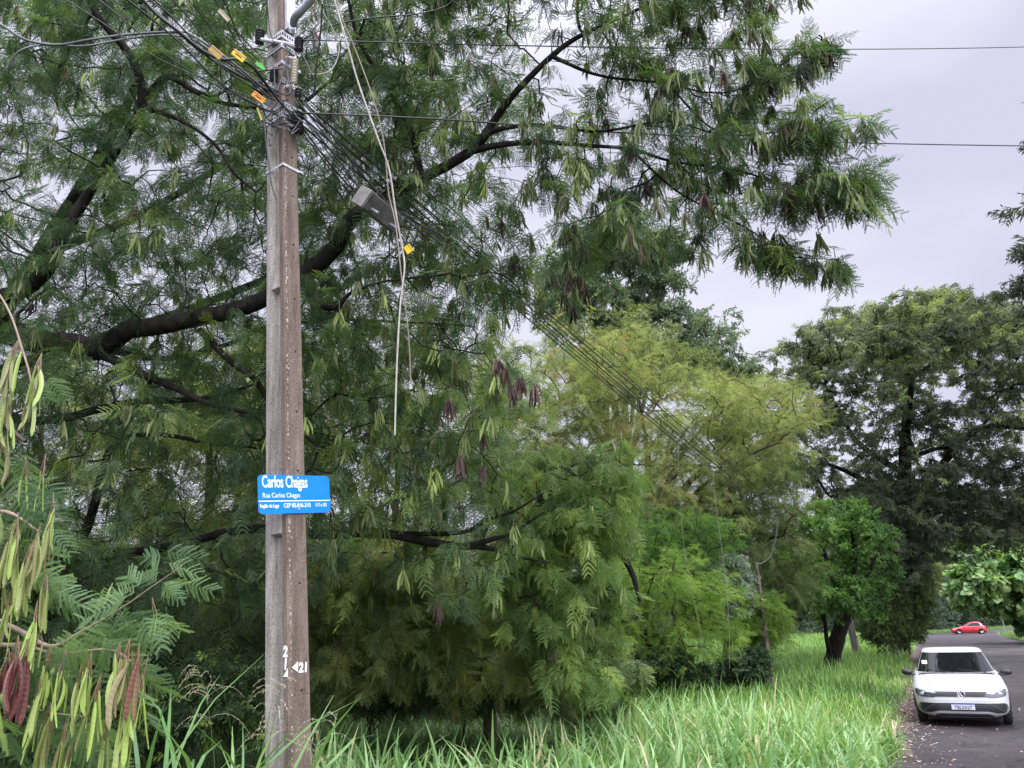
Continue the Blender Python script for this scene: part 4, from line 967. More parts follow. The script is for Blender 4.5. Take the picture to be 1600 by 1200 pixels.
# ------------------------------------------------------------------ near branch with big pods, lower left
BIP_HI = [tpl_bipinnate(seed=50 + i, npin=8, m=24, droop=0.45 + 0.25 * i, plen=0.44, wid=0.050, skip=0.05) for i in range(4)]
POD_HI = [tpl_pod(seed=60 + i, ridges=True, w=0.088) for i in range(5)]
base = GND(-420, 1190, 0.0); base = np.array([base[0], 4.2, 0.0])
nl = [[(-330, 1500, 4.6, .05), (-300, 1150, 4.4, .045), (-240, 900, 4.2, .04), (-160, 760, 4.0, .032), (-80, 690, 3.9, .022), (-20, 650, 3.8, .014), (40, 690, 3.7, .008)],
      [(-240, 900, 4.2, .03), (-120, 930, 3.9, .022), (-30, 960, 3.7, .015), (30, 985, 3.6, .011), (80, 1010, 3.55, .009), (130, 985, 3.5, .006), (190, 950, 3.45, .004), (240, 915, 3.4, .0028), (290, 880, 3.35, .0015)],
      [(-120, 930, 3.9, .016), (-20, 1000, 3.7, .010), (40, 1008, 3.6, .008), (90, 1022, 3.5, .006), (170, 1015, 3.45, .004), (215, 1040, 3.4, .003)],
      [(-160, 760, 4.0, .02), (-60, 800, 3.8, .012), (10, 800, 3.7, .008), (60, 830, 3.6, .004)],
      [(-240, 900, 4.2, .02), (-140, 1050, 3.9, .014), (-20, 1080, 3.7, .01), (60, 1110, 3.6, .006), (130, 1120, 3.5, .003)],
      [(-30, 960, 3.7, .010), (-10, 985, 3.6, .007), (12, 960, 3.5, .005), (0, 1010, 3.45, .004)]]
lw = [limb_world(l) for l in nl]; b0 = np.array([lw[0][0][0], lw[0][0][1], 0.0])
lw[0][0][2] = min(lw[0][0][2], 0.0)
near = empty('leucaena_tree', b0, 'near tree with large feathery leaves and long ribbed pods at the lower left', 'tree')
for i, l in enumerate(lw):
    V, Fc = tube(l[:, :3], l[:, 3] * 1.1, 8, wob=0.05); MB().add(V, Fc).build('trunk' if i == 0 else 'branch', TWIG_TAN if i else BARK_BROWN, near, smooth=True, local=b0)
lp, ld, ls_, lt = [], [], [], []
def leaf(px, py, d, ex, ey, ez, s, t):
    lp.append(P(px, py, d)); ld.append(AX_R * ex - AX_U * ey + AX_F * ez); ls_.append(s); lt.append(t)
for q in [(200, 945, 3.45, -.9, .3, -.2, .27), (225, 925, 3.42, -.6, -.25, .3, .24), (250, 905, 3.4, -.8, -.2, -.1, .22), (230, 925, 3.4, .35, .9, -.2, .26), (255, 900, 3.38, .8, .8, .1, .24),
          (270, 890, 3.36, .95, .5, -.1, .22), (180, 960, 3.45, .2, 1, -.3, .28), (150, 975, 3.5, -.8, .55, -.2, .30), (140, 985, 3.5, .3, 1, -.2, .34), (120, 990, 3.5, -.4, .9, .1, .30), (165, 970, 3.45, .7, .8, -.1, .28),
          (90, 1015, 3.52, -.9, .7, -.2, .32), (100, 1015, 3.5, .1, 1, -.3, .36), (70, 1005, 3.55, -1, .35, -.1, .30), (170, 1015, 3.45, .4, 1, -.2, .30), (210, 1035, 3.4, .5, 1, -.2, .30), (200, 1030, 3.4, .9, .6, 0, .24),
          (60, 1030, 3.5, -.5, 1, .1, .34), (20, 1040, 3.5, -.3, 1, 0, .34), (120, 1110, 3.5, .6, 1, 0, .30), (40, 1110, 3.55, -.6, 1, 0, .32), (90, 1130, 3.5, .2, 1, -.2, .30),
          (160, 965, 3.48, -.3, -.9, .2, .16), (60, 830, 3.6, .6, .9, -.1, .26), (30, 815, 3.65, -.5, .9, 0, .28), (0, 680, 3.75, -.5, .9, 0, .26), (20, 700, 3.75, .1, 1, -.2, .24),
          (10, 740, 3.7, .2, 1, 0, .34), (40, 760, 3.7, .9, .5, 0, .28), (-20, 760, 3.7, -.3, 1, 0, .32), (45, 575, 3.6, .8, .8, 0, .18),
          (60, 880, 3.6, .8, .5, 0, .26), (30, 900, 3.6, .3, .9, -.1, .28), (80, 930, 3.6, .9, .4, 0, .26)]:
    for c in range(3):
        j = rng.normal(0, 1, 6)
        leaf(q[0] + j[0] * 17, q[1] + j[1] * 15, q[2] + j[2] * .08, q[3] + j[3] * .3, q[4] + j[4] * .25, q[5] + j[5] * .35, q[6] * rng.uniform(0.55, 0.80) * (0.8 if q[0] > 215 else 1.0), np.clip(rng.normal(0.5, 0.22), 0, 1))
for k in range(26):
    leaf(rng.uniform(-60, 190), rng.uniform(1100, 1260), rng.uniform(3.5, 4.0), rng.normal(0, .6), 1, rng.normal(0, .3), rng.uniform(.20, .27), rng.uniform(0.2, 0.7))
mb = MB(); scatter(mb, BIP_HI, np.array(lp), np.array(ld), np.array(ls_), np.array(lt), roll=0.15, up=np.tile(AX_U * 0.55 - AX_F * 0.9, (len(lp), 1)) + rng.normal(0, 0.25, (len(lp), 3)))
mb.build('foliage', LEAF_NEAR, near, local=b0)

def rib_mat():
    m, t, b = new_mat('ribbed near pod')
    a = t.nodes.new('ShaderNodeAttribute'); a.attribute_name = 'tint'
    r = ramp(t, [(0.0, (0.085, 0.022, 0.018)), (0.15, (0.13, 0.045, 0.032)), (0.3, (0.17, 0.14, 0.06)), (0.6, (0.20, 0.24, 0.07)), (1.0, (0.28, 0.40, 0.08))])
    t.links.new(a.outputs['Fac'], r.inputs[0]); t.links.new(r.outputs[0], b.inputs['Base Color'])
    b.inputs['Roughness'].default_value = 0.38
    return m
RIB = rib_mat()
def bunch(px, py, d, n, ln, t, sp=0.22, lean=(0, 0)):
    """one hanging bunch of pods, a part of the near branch"""
    c = P(px, py, d); a = rng.uniform(0, 6.28, n); s_ = rng.uniform(0.0, sp, n)
    dd = np.stack([np.cos(a) * s_ + lean[0], np.sin(a) * s_ + lean[1], -np.ones(n)], 1)
    pos = c + rng.normal(0, 0.012, (n, 3)) + dd * rng.uniform(0, 0.05, (n, 1))
    mb = MB(); up = rng.normal(0, 1, (n, 3)); tt = np.clip(rng.normal(t + (.10 if t > .15 else 0), 0.14, n), 0, 1)
    L = ln * rng.uniform(0.75, 1.15, n)
    scatter(mb, POD_HI, pos, dd, L, tt, up=up)
    # ribs between the seeds: every second ring a little darker
    V, Fc = frusta(np.repeat(c[None] + [[0, 0, 0.06]], n, 0), pos, np.full(n, .0018), np.full(n, .0022), 4); mb.add(V, Fc, 0.28)
    mb.T = [np.clip(x - 0.09 * ((np.arange(len(x)) // 4) % 2), 0, 1) for x in mb.T]
    mb.build('pod_bunch', RIB, near, local=b0)
for q in [(25, 550, 3.6, 9, .20, .55), (62, 570, 3.55, 8, .19, .6), (10, 600, 3.6, 6, .18, .5), (48, 610, 3.5, 5, .17, .45), (38, 735, 3.6, 3, .13, .85), (68, 730, 3.55, 3, .15, .95), (5, 700, 3.6, 4, .18, .6),
          (-5, 800, 3.6, 7, .19, .5), (25, 830, 3.55, 9, .24, .55), (5, 870, 3.55, 9, .22, .5), (45, 870, 3.5, 8, .22, .6), (75, 820, 3.55, 6, .17, .55), (60, 840, 3.5, 6, .2, .5), (70, 920, 3.5, 5, .18, .6),
          (25, 1015, 3.4, 5, .24, .06), (40, 1020, 3.4, 5, .24, .05), (10, 1035, 3.4, 4, .22, .08), (75, 1030, 3.45, 7, .18, .75), (100, 1035, 3.4, 7, .2, .8), (125, 1060, 3.4, 6, .2, .7),
          (185, 1025, 3.4, 9, .22, .55), (200, 1020, 3.35, 8, .24, .45), (215, 1030, 3.35, 6, .22, .3), (195, 1090, 3.35, 5, .24, .75), (230, 1040, 3.4, 3, .14, .7), (235, 955, 3.4, 2, .09, .8),
          (75, 1120, 3.45, 8, .22, .5), (100, 1150, 3.45, 7, .22, .6), (165, 1150, 3.4, 7, .22, .65), (185, 1170, 3.4, 5, .2, .8), (110, 1180, 3.4, 4, .14, .95)]:
    bunch(*q)
bunch(60, 1000, 3.45, 3, .10, .4)
for q in [(15, 640, 3.6, 5, .15, .75), (80, 790, 3.5, 4, .16, .8), (55, 960, 3.45, 6, .19, .85), (140, 1040, 3.38, 6, .19, .8), (155, 1075, 3.36, 6, .21, .7), (220, 1075, 3.34, 5, .20, .85), (60, 1080, 3.4, 7, .22, .8), (205, 1130, 3.36, 6, .20, .9), (15, 940, 3.5, 6, .2, .75)]: bunch(*q)
# ------------------------------------------------------------------ utility poles
def concrete_mat(name, a, b_, dark):
    m, t, b = new_mat(name)
    c = t.nodes.new('ShaderNodeTexCoord')
    mp_ = t.nodes.new('ShaderNodeMapping'); mp_.inputs['Scale'].default_value = (9, 9, 1.1)
    t.links.new(c.outputs['Object'], mp_.inputs[0])
    n1 = t.nodes.new('ShaderNodeTexNoise'); n1.inputs['Scale'].default_value = 1.6; n1.inputs['Detail'].default_value = 8; n1.inputs['Roughness'].default_value = 0.65
    t.links.new(mp_.outputs[0], n1.inputs['Vector'])
    n2 = t.nodes.new('ShaderNodeTexNoise'); n2.inputs['Scale'].default_value = 95; n2.inputs['Detail'].default_value = 3
    t.links.new(c.outputs['Object'], n2.inputs['Vector'])
    n3 = t.nodes.new('ShaderNodeTexNoise'); n3.inputs['Scale'].default_value = 28; n3.inputs['Detail'].default_value = 5
    t.links.new(c.outputs['Object'], n3.inputs['Vector'])
    r = ramp(t, [(0.28, dark), (0.48, a), (0.72, b_)]); t.links.new(n1.outputs[0], r.inputs[0])
    r2 = ramp(t, [(0.30, (0.35, 0.33, 0.33)), (0.45, (0.85, 0.85, 0.85)), (0.7, (1.15, 1.12, 1.1))]); t.links.new(n2.outputs[0], r2.inputs[0])
    mu = t.nodes.new('ShaderNodeMix'); mu.data_type = 'RGBA'; mu.blend_type = 'MULTIPLY'; mu.inputs[0].default_value = 0.85
    t.links.new(r.outputs[0], mu.inputs[6]); t.links.new(r2.outputs[0], mu.inputs[7])
    t.links.new(mu.outputs[2], b.inputs['Base Color'])
    b.inputs['Roughness'].default_value = 0.9; b.inputs['Specular IOR Level'].default_value = 0.25
    ad = t.nodes.new('ShaderNodeMath'); ad.operation = 'ADD'; t.links.new(n2.outputs[0], ad.inputs[0]); t.links.new(n3.outputs[0], ad.inputs[1])
    bp = t.nodes.new('ShaderNodeBump'); bp.inputs['Strength'].default_value = 0.7; bp.inputs['Distance'].default_value = 0.006
    t.links.new(ad.outputs[0], bp.inputs['Height']); t.links.new(bp.outputs[0], b.inputs['Normal'])
    return m
CONC_GREY = concrete_mat('weathered grey concrete', (0.26, 0.24, 0.215), (0.40, 0.385, 0.355), (0.12, 0.105, 0.095))
CONC_BROWN = concrete_mat('rusty brown concrete', (0.150, 0.114, 0.091), (0.225, 0.182, 0.152), (0.075, 0.058, 0.049))
STEEL = plain('galvanised steel', (0.55, 0.56, 0.58), 0.42, 0.75, noise=0.25, scale=30)
PAINTW = plain('white paint', (0.82, 0.82, 0.80), 0.6, noise=0.06, scale=60)
BLACKP = plain('black polymer', (0.015, 0.015, 0.018), 0.4)
HOLE = plain('dark drilled hole', (0.01, 0.009, 0.008), 0.9)
CREAM = plain('cream porcelain', (0.55, 0.50, 0.40), 0.3, noise=0.2)
GREYT = plain('grey painted steel tube', (0.30, 0.32, 0.35), 0.4, 0.4, noise=0.2, scale=12)

PB, PT = np.array([-1.4625, 5.6, 0.0]), np.array([-2.152, 5.6, 9.2])     # axis of the near pole
def pole_axis(z, B=PB, T=PT): return B + (T - B) * (z / T[2])
def wa(z): return 0.190 - 0.0068 * z
def wb(z): return 0.275 - 0.0100 * z
YAW = math.radians(53)
# local axes: n1 = outward normal of the brown (narrow) face, n2 = outward normal of the grey channelled face
N1 = np.array([math.sin(YAW), -math.cos(YAW), 0.0]); N2 = np.array([-math.cos(YAW), -math.sin(YAW), 0.0])

def pole_shell(B, T, n1, n2, scale=1.0, ledges=()):
    """double-T section: brown flange face along n1, channel in the faces along n2"""
    mbG, H = MB(), T[2]
    zs = sorted(set(list(np.linspace(-0.0, H, 40)) + [z + e for z in ledges for e in (-0.03, -0.0285, 0.0, 0.15, 0.3, 0.45)]))
    rings = []
    for z in zs:
        c = B + (T - B) * (z / H); a, b = wa(z) * scale, wb(z) * scale
        rec = 0.046 * scale
        for L in ledges:
            if -0.0285 <= z - L <= 0.0: rec = 0.004
            elif 0 < z - L <= 0.45: rec = 0.004 + (rec - .004) * min(1, (z - L) / 0.45)
        # section in (u along n1, v along n2); u is across depth b, v across width a
        fl = 0.058 * scale; ch = 0.012 * scale
        pts = [(b / 2, -a / 2 + ch), (b / 2, a / 2 - ch), (b / 2 - ch, a / 2), (b / 2 - fl, a / 2), (b / 2 - fl - 0.012, a / 2 - rec), (-b / 2 + fl + 0.012, a / 2 - rec), (-b / 2 + fl, a / 2), (-b / 2, a / 2),
               (-b / 2, -a / 2), (-b / 2 + fl, -a / 2), (-b / 2 + fl + 0.012, -a / 2 + rec), (b / 2 - fl - 0.012, -a / 2 + rec), (b / 2 - fl, -a / 2), (b / 2 - ch, -a / 2)]
        rings.append([c + n1 * u + n2 * v for u, v in pts])
    k = 14; V = np.array(rings).reshape(-1, 3); n = len(zs)
    G, Br = [], []
    for i in range(n - 1):
        for j in range(k):
            f = [i * k + j, i * k + (j + 1) % k, (i + 1) * k + (j + 1) % k, (i + 1) * k + j]
            (Br if j in (0, 1, 2, 12, 13) else G).append(f)
    # the inner side wall of the flange is brown too
    mb = MB(); mb.add(V, G, 0.5, 0); mb.n -= len(V); mb.Fs.append(np.array(Br) + 0); mb.mi.append(np.full(len(Br), 1)); mb.n += len(V)
    cap = [(n - 1) * k + j for j in range(k)]
    mb.Fs.append(np.array([cap])); mb.mi.append(np.array([0]))
    return mb
LEDGES = [2.60, 4.52, 6.9]
pole = empty('utility_pole', PB, 'near concrete pole with one grey and one brown side, carrying the blue sign', 'utility pole', 'concrete utility poles along the verge')
pole_shell(PB, PT, N1, N2, 1.0, LEDGES).build('shaft', [CONC_GREY, CONC_BROWN], pole, local=PB)

def facept(z, u, v, o1=0.0, o2=0.0):
    """point on the pole: u across the brown face (to the right), v... distances in metres from the axis"""
    return pole_axis(z)
T1 = np.array([math.cos(YAW), math.sin(YAW), 0.0])     # along the brown face, to the right in the photo
T2 = -N1                                               # along the grey face, away from the camera (to the left in the photo)
def brown(z, u, off=0.003): return pole_axis(z) + N1 * (wb(z) / 2 + off) + T1 * u
def grey(z, v, off=0.003): return pole_axis(z) + N2 * (wa(z) / 2 + off) - N1 * v
RB = np.column_stack([T1, N1, [0, 0, 1.0]]); RG = np.column_stack([N1, N2, [0, 0, 1.0]])

for i, z in enumerate([1.55, 2.25, 3.05, 3.5, 3.98, 4.42, 4.9, 5.35, 5.72, 6.05, 6.45, 6.9, 7.1]):
    V, Fc = tube(np.array([brown(z, 0.012, -0.004), brown(z, 0.012, 0.0015)]), 0.009, 10)
    V = np.vstack([V, [brown(z, 0.012, 0.0015)]])
    Fc2 = np.array([[10 + j, 10 + (j + 1) % 10, 20] for j in range(10)])
    m_ = MB(); m_.add(V, Fc); m_.Fs.append(Fc2); m_.mi.append(np.zeros(10, int)); m_.build('bolt_hole', HOLE, pole, local=PB)

mb = MB()
for i in range(420):                                                  # broken corner showing pale aggregate
    z = rng.uniform(0.6, 6.6); dens = 0.5 + 0.5 * math.sin(z * 5.1) * math.sin(z * 2.3 + 1)
    if rng.random() > 0.25 + 0.75 * dens: continue
    V, Fc = box(brown(z, -wa(z) / 2 + 0.014 + abs(rng.normal(0, .006)), -0.001), rng.uniform(.004, .011, 3) * [1, .5, 1.6], RB); mb.add(V + rng.normal(0, .0012, (8, 3)), Fc)
mb.build('chipped_edge', plain('pale aggregate', (0.36, 0.32, 0.28), 0.95, noise=0.5, scale=60), pole, local=PB)

def band(z, hgt, name='band', mat=STEEL, off=0.005, holes=True, tilt=0.0):
    mb = MB(); a, b = wa(z) / 2 + off, wb(z) / 2 + off; th = 0.004
    c = pole_axis(z)
    R = np.column_stack([N1, N2, [0, 0, 1.0]])
    for (cc, sz) in (((b, 0, 0), (th, 2 * a + th, hgt)), ((-b, 0, 0), (th, 2 * a + th, hgt)), ((0, a, 0), (2 * b - th, th, hgt)), ((0, -a, 0), (2 * b - th, th, hgt))):
        V, Fc = box(np.zeros(3), sz); V = (V + cc) @ R.T + c; mb.add(V, Fc)
    o = mb.build(name, mat, pole, local=PB)
    if holes:
        hm = MB()
        for q in np.arange(-a + 0.015, a, 0.026):
            V, Fc = box(np.zeros(3), (0.002, 0.010, hgt * 0.34)); V = (V + [b + th / 2 + .0015, q, 0]) @ R.T + c; hm.add(V, Fc)
        for q in np.arange(-b + 0.015, b, 0.026):
            V, Fc = box(np.zeros(3), (0.010, 0.002, hgt * 0.34)); V = (V + [q, a + th / 2 + .0015, 0]) @ R.T + c; hm.add(V, Fc)
        h = hm.build('slot', HOLE, o, local=None)
        for vtx in (h.data,):
            co = np.empty(len(vtx.vertices) * 3, np.float32); vtx.vertices.foreach_get('co', co); co = co.reshape(-1, 3) - PB.astype(np.float32); vtx.vertices.foreach_set('co', co.ravel()); vtx.update()
    # bolt ear at the corner
    V, Fc = box(brown(z, wa(z) / 2 + 0.018, 0.004), (0.035, 0.03, hgt * 0.9), RB); MB().add(V, Fc).build('bolt_ear', STEEL, o, local=PB)
    return o
def pz(py):
    """height on the pole axis seen at image row py"""
    lo, hi = 0.0, 9.2
    for _ in range(40):
        m = (lo + hi) / 2
        if project(pole_axis(m)[None])[1][0] > py: lo = m
        else: hi = m
    return lo
for py, h in ((68, .075), (86, .045), (140, .05), (176, .055), (192, .055)): band(pz(py), h)
band(pz(112), .03); band(pz(270), .022, 'strap', holes=False)

def insulator(c, h, r, n, mat, name='insulator', axis=(0, 0, 1.0)):
    ax = norm(np.array(axis, float)); A, B_ = frames(ax[None]); A, B_ = A[0], B_[0]
    mb = MB(); k = 14; prof = []
    for i in range(n):
        z0 = -h / 2 + h * i / n; z1 = h / n
        prof += [(z0, r * .42), (z0 + z1 * .25, r * .5), (z0 + z1 * .45, r), (z0 + z1 * .62, r * .92), (z0 + z1 * .75, r * .45)]
    prof.append((h / 2, r * .4))
    th = np.arange(k) * 2 * math.pi / k
    V = np.concatenate([c + ax * z + np.outer(np.cos(th) * q, A) + np.outer(np.sin(th) * q, B_) for z, q in prof])
    f = np.array([[a, (a + 1) % k, (a + 1) % k + k, a + k] for a in range(k)])
    mb.add(V, (f[None] + (np.arange(len(prof) - 1) * k)[:, None, None]).reshape(-1, 4))
    mb.Fs.append(np.array([[k * (len(prof) - 1) + i for i in range(k)]])); mb.mi.append(np.array([0]))
    V2, F2 = tube(np.array([c - ax * (h / 2 + .03), c + ax * (h / 2 + .03)]), 0.009, 6)
    mb.add(V2, F2)
    return mb.build(name, mat, pole, smooth=True, local=PB)
def at_px(px, py, dd=0.0):
    """point at the pole's distance seen at a pixel"""
    r = ray(px, py); return P(px, py, (5.6 + dd) / r[1])
insulator(at_px(406, 58, -.05), .15, .040, 5, BLACKP)
insulator(at_px(467, 70, -.1), .14, .040, 5, BLACKP)
insulator(at_px(460, 112, -.12), .26, .034, 9, CREAM)
insulator(at_px(428, 118, -.12), .12, .036, 5, BLACKP)
insulator(at_px(404, 138, -.05), .11, .055, 3, BLACKP)
insulator(at_px(466, 145, -.12), .09, .030, 3, BLACKP)
insulator(at_px(464, 186, -.1), .13, .055, 4, BLACKP)
insulator(at_px(466, 203, -.1), .06, .05, 2, BLACKP)
# brackets carrying the insulators
for a, b, w in (((448, 68), (408, 62), .016), ((448, 68), (470, 76), .016), ((447, 176), (466, 182), .018), ((430, 140), (404, 140), .016), ((447, 90), (461, 92), .014), ((447, 136), (461, 132), .014), ((447, 192), (466, 200), .014), ((432, 118), (412, 132), .012)):
    V, Fc = tube(np.array([at_px(*a, -.11), at_px(*b, -.1)]), w, 6); MB().add(V, Fc).build('bracket', STEEL, pole, local=PB)
# street lamp arm and its mounting plate on the brown face
zt, zb_ = pz(-60), pz(60)
mb = MB()
for u, wd, of in ((0, .085, .012),): 
    c = (brown(zt, u, of) + brown(zb_, u, of)) / 2
    ax = norm(PT - PB); R = np.column_stack([T1, N1, ax])
    V, Fc = box(c, (wd, .010, zt - zb_), R); mb.add(V, Fc)
    for s_ in (-1, 1):
        V, Fc = box(c + T1 * s_ * (wd / 2 - .003) + N1 * .02, (.008, .034, zt - zb_), R); mb.add(V, Fc)
plate = mb.build('lamp_arm_plate', STEEL, pole, local=PB)
arm = spline([brown(pz(48), .015, .05), at_px(462, 26, -.22), at_px(482, 4, -.3), at_px(520, -40, -.45), at_px(600, -110, -.8)], 6)
V, Fc = tube(arm, .034, 14); MB().add(V, Fc).build('lamp_arm', GREYT, pole, smooth=True, local=PB)

# painted marks: 2 1 and a triangle down the corner strip, triangle and 21 on the brown face
def text_mesh(s, size, bold=0.0, sx=1.0, align='LEFT', extrude=0.0006, spacing=1.0):
    cu = bpy.data.curves.new('txt', 'FONT'); cu.body = s; cu.size = size; cu.offset = bold; cu.extrude = extrude
    cu.align_x = align; cu.space_character = spacing; cu.resolution_u = 4
    o = bpy.data.objects.new('txt', cu); COL.objects.link(o)
    dg = bpy.context.evaluated_depsgraph_get(); me = bpy.data.meshes.new_from_object(o.evaluated_get(dg))
    COL.objects.unlink(o); bpy.data.objects.remove(o); bpy.data.curves.remove(cu)
    V = np.array([v.co[:] for v in me.vertices]); V[:, 0] *= sx
    Fs = [list(p.vertices) for p in me.polygons]; bpy.data.meshes.remove(me)
    return V, Fs
def text_obj(name, s, size, origin, R, mat, parent, local, **kw):
    V, Fs = text_mesh(s, size, **kw)
    W = V @ np.asarray(R).T + origin - local
    me = bpy.data.meshes.new(name); me.from_pydata(W.tolist(), [], Fs); me.materials.append(mat); me.update()
    o = bpy.data.objects.new(name, me); COL.objects.link(o); o.parent = parent
    return o
RTB = np.column_stack([T1, [0, 0, 1.0], N1])           # text frame on the brown face (x right, y up, z out)
def tri_mark(name, pts, frame, org):
    V = np.array([[x, y, 0.0] for x, y in pts] + [[x, y, 0.0012] for x, y in pts]); n = len(pts)
    Fc = [list(range(n))[::-1], list(range(n, 2 * n))] + [[i, (i + 1) % n, (i + 1) % n + n, i + n] for i in range(n)]
    W = V @ frame.T + org - PB
    me = bpy.data.meshes.new(name); me.from_pydata(W.tolist(), [], Fc); me.materials.append(PAINTW); me.update()
    o = bpy.data.objects.new(name, me); COL.objects.link(o); o.parent = pole; return o
DARKP = plain('dark worn paint', (0.10, 0.09, 0.09), 0.9, noise=0.4, scale=40)
z0 = pz(1042); w0 = wa(z0) / 2
V, Fc = box(brown(z0 + .02, w0 * .30, .0015), (w0 * 1.35, .001, .17), RB); 
tri_mark('painted_arrow', [(-.075, 0), (-.028, .038), (-.026, -.030)], RTB, brown(z0, 0.01, .003))
text_obj('painted_number', '21', .085, brown(z0 - .032, -.012, .003), RTB, PAINTW, pole, PB, bold=.0035, sx=.92)
# left strip marks sit on the front edge strip of the grey side
RTG = np.column_stack([N1, [0, 0, 1.0], N2])
for s_, py in (('2', 1025), ('1', 1044)):
    z = pz(py); text_obj('painted_number', s_, .095, grey(z, -(wb(z) / 2 - .056), .003), RTG, PAINTW, pole, PB, bold=.005, sx=.95)
z = pz(1056); tri_mark('painted_arrow', [(0, 0), (.048, 0), (.044, .055)], RTG, grey(z, -(wb(z) / 2 - .056), .003))

# next pole along the verge, a third far away
def far_pole(B, T, label, sc):
    r = empty('utility_pole', B, label, 'utility pole', 'concrete utility poles along the verge')
    pole_shell(B, T, N1, N2, sc, [2.6, 4.5]).build('shaft', [CONC_GREY, CONC_GREY], r, local=B)
    for z in (5.9, 6.4, 6.8):
        c = B + (T - B) * z / T[2]
        V, Fc = box(c, (0.30 * sc, .30 * sc, .06)); MB().add(V, Fc).build('band', STEEL, r, local=B)
    return r
P1B = GND(1341, 1030); P1T = P1B + np.array([-0.75, 0, 9.0])
far_pole(P1B, P1T, 'leaning concrete utility pole half hidden by the small green tree', 1.25)

# ------------------------------------------------------------------ street name sign
BLUE = plain('blue enamel', (0.0, 0.19, 0.80), 0.42, spec=0.35, noise=0.10, scale=9)
SIGNW = plain('white sign lettering', (0.72, 0.74, 0.76), 0.5)
zc = pz(776); SW, SH = 0.625, 0.272
so = brown(zc, 0.0, 0.018)
sc_ = P(463, 774, (so - CAMP) @ AX_F); so = brown(zc, float((sc_ - so) @ T1) if abs(float((sc_ - so) @ T1)) < .3 else 0, 0.018)
ROLLS = math.radians(7.0)
ex = T1 * math.cos(ROLLS) + np.array([0, 0, 1.0]) * math.sin(ROLLS); ez = np.cross(ex, N1); ez = ez / np.linalg.norm(ez)
if ez[2] < 0: ez = -ez
RS = np.column_stack([ex, ez, N1])
sign = empty('street_name_sign', so, 'blue street name sign with white lettering bolted to the brown side of the pole', 'street sign')
r_ = 0.035; pts = []
for cx_, cy_, a0 in ((SW / 2 - r_, SH / 2 - r_, 0), (-SW / 2 + r_, SH / 2 - r_, 90), (-SW / 2 + r_, -SH / 2 + r_, 180), (SW / 2 - r_, -SH / 2 + r_, 270)):
    for a in range(0, 91, 15): pts.append((cx_ + r_ * math.cos(math.radians(a0 + a)), cy_ + r_ * math.sin(math.radians(a0 + a))))
SX = -0.018     # the panel hangs a little off-centre on its screws
def sheet(name, pts, z0_, z1_, mat, dx=0.0):
    V = np.array([[x + dx, y, z0_] for x, y in pts] + [[x + dx, y, z1_] for x, y in pts]); n = len(pts)
    Fc = [list(range(n))[::-1], list(range(n, 2 * n))] + [[i, (i + 1) % n, (i + 1) % n + n, i + n] for i in range(n)]
    me = bpy.data.meshes.new(name); me.from_pydata((V @ RS.T).tolist(), [], Fc); me.materials.append(mat); me.update()
    o = bpy.data.objects.new(name, me); COL.objects.link(o); o.parent = sign; return o
sheet('panel', pts, -.002, .002, BLUE, SX)
L0, B0 = -SW / 2 + SX, -SH / 2
def st(s, size, x, y, **kw): text_obj('lettering', s, size, RS @ np.array([x, y, .0032]), RS, SIGNW, sign, np.zeros(3), **kw)
st('Carlos Chagas', .118, L0 + .030, B0 + .185, bold=.0022, sx=.58, spacing=.98)
st('Rua Carlos Chagas', .048, L0 + .032, B0 + .113, bold=.0002, sx=.87)
st('Regi\u00e3o do Lago', .036, L0 + .010, B0 + .044, bold=.0008, sx=.70)
st('CEP 85.816-310', .043, L0 + .205, B0 + .042, bold=.0008, sx=.84)
st('1717 a 1821', .036, L0 + .482, B0 + .044, bold=.0004, sx=.62)
sheet('stripe', [(-SW / 2, B0 + .085), (SW / 2, B0 + .085), (SW / 2, B0 + .092), (-SW / 2, B0 + .092)], .0022, .003, SIGNW, SX)
for yy in (SH / 2 - .018, -SH / 2 + .030):
    V, Fc = tube(np.array([RS @ np.array([0.005, yy, .001]), RS @ np.array([0.005, yy, .007])]), .0075, 10)
    n = len(V); mbx = MB(); mbx.add(V, Fc); mbx.Fs.append(np.array([[10 + i for i in range(10)]])); mbx.mi.append(np.array([0])); mbx.build('screw', STEEL, sign)
for yy in (SH / 2 - .018, -SH / 2 + .030):
    V, Fc = box(RS @ np.array([0.005, yy, -.0125]), (.02, .02, .019), RS); MB().add(V, Fc).build('spacer', STEEL, sign)

# ------------------------------------------------------------------ cables
CABLE = plain('black cable', (0.018, 0.018, 0.020), 0.45)
CABLEG = plain('grey cable', (0.10, 0.105, 0.11), 0.45)
CORD = plain('pale cord', (0.50, 0.47, 0.42), 0.6, noise=0.2)
def cable(pts, r, label, group=None, mat=None, cat='cable', name='cable', sub=6):
    V, Fc = tube(spline(pts, sub), r, 6)
    o = MB().add(V, Fc).build(name, mat or CABLE, None, smooth=True)
    return tag(o, label, cat, group)
def span(a, b, sag, n=16, wig=0.0):
    t = np.linspace(0, 1, n)[:, None]
    p = a + (b - a) * t - np.array([0, 0, 1.0]) * 4 * sag * t * (1 - t)
    if wig: p[1:-1] += rng.normal(0, wig, (n - 2, 3)).cumsum(0) * 0.3
    return p
def next_pole(z, off): return P1B + (P1T - P1B) * (z / 9.0) + np.append(off, 0)
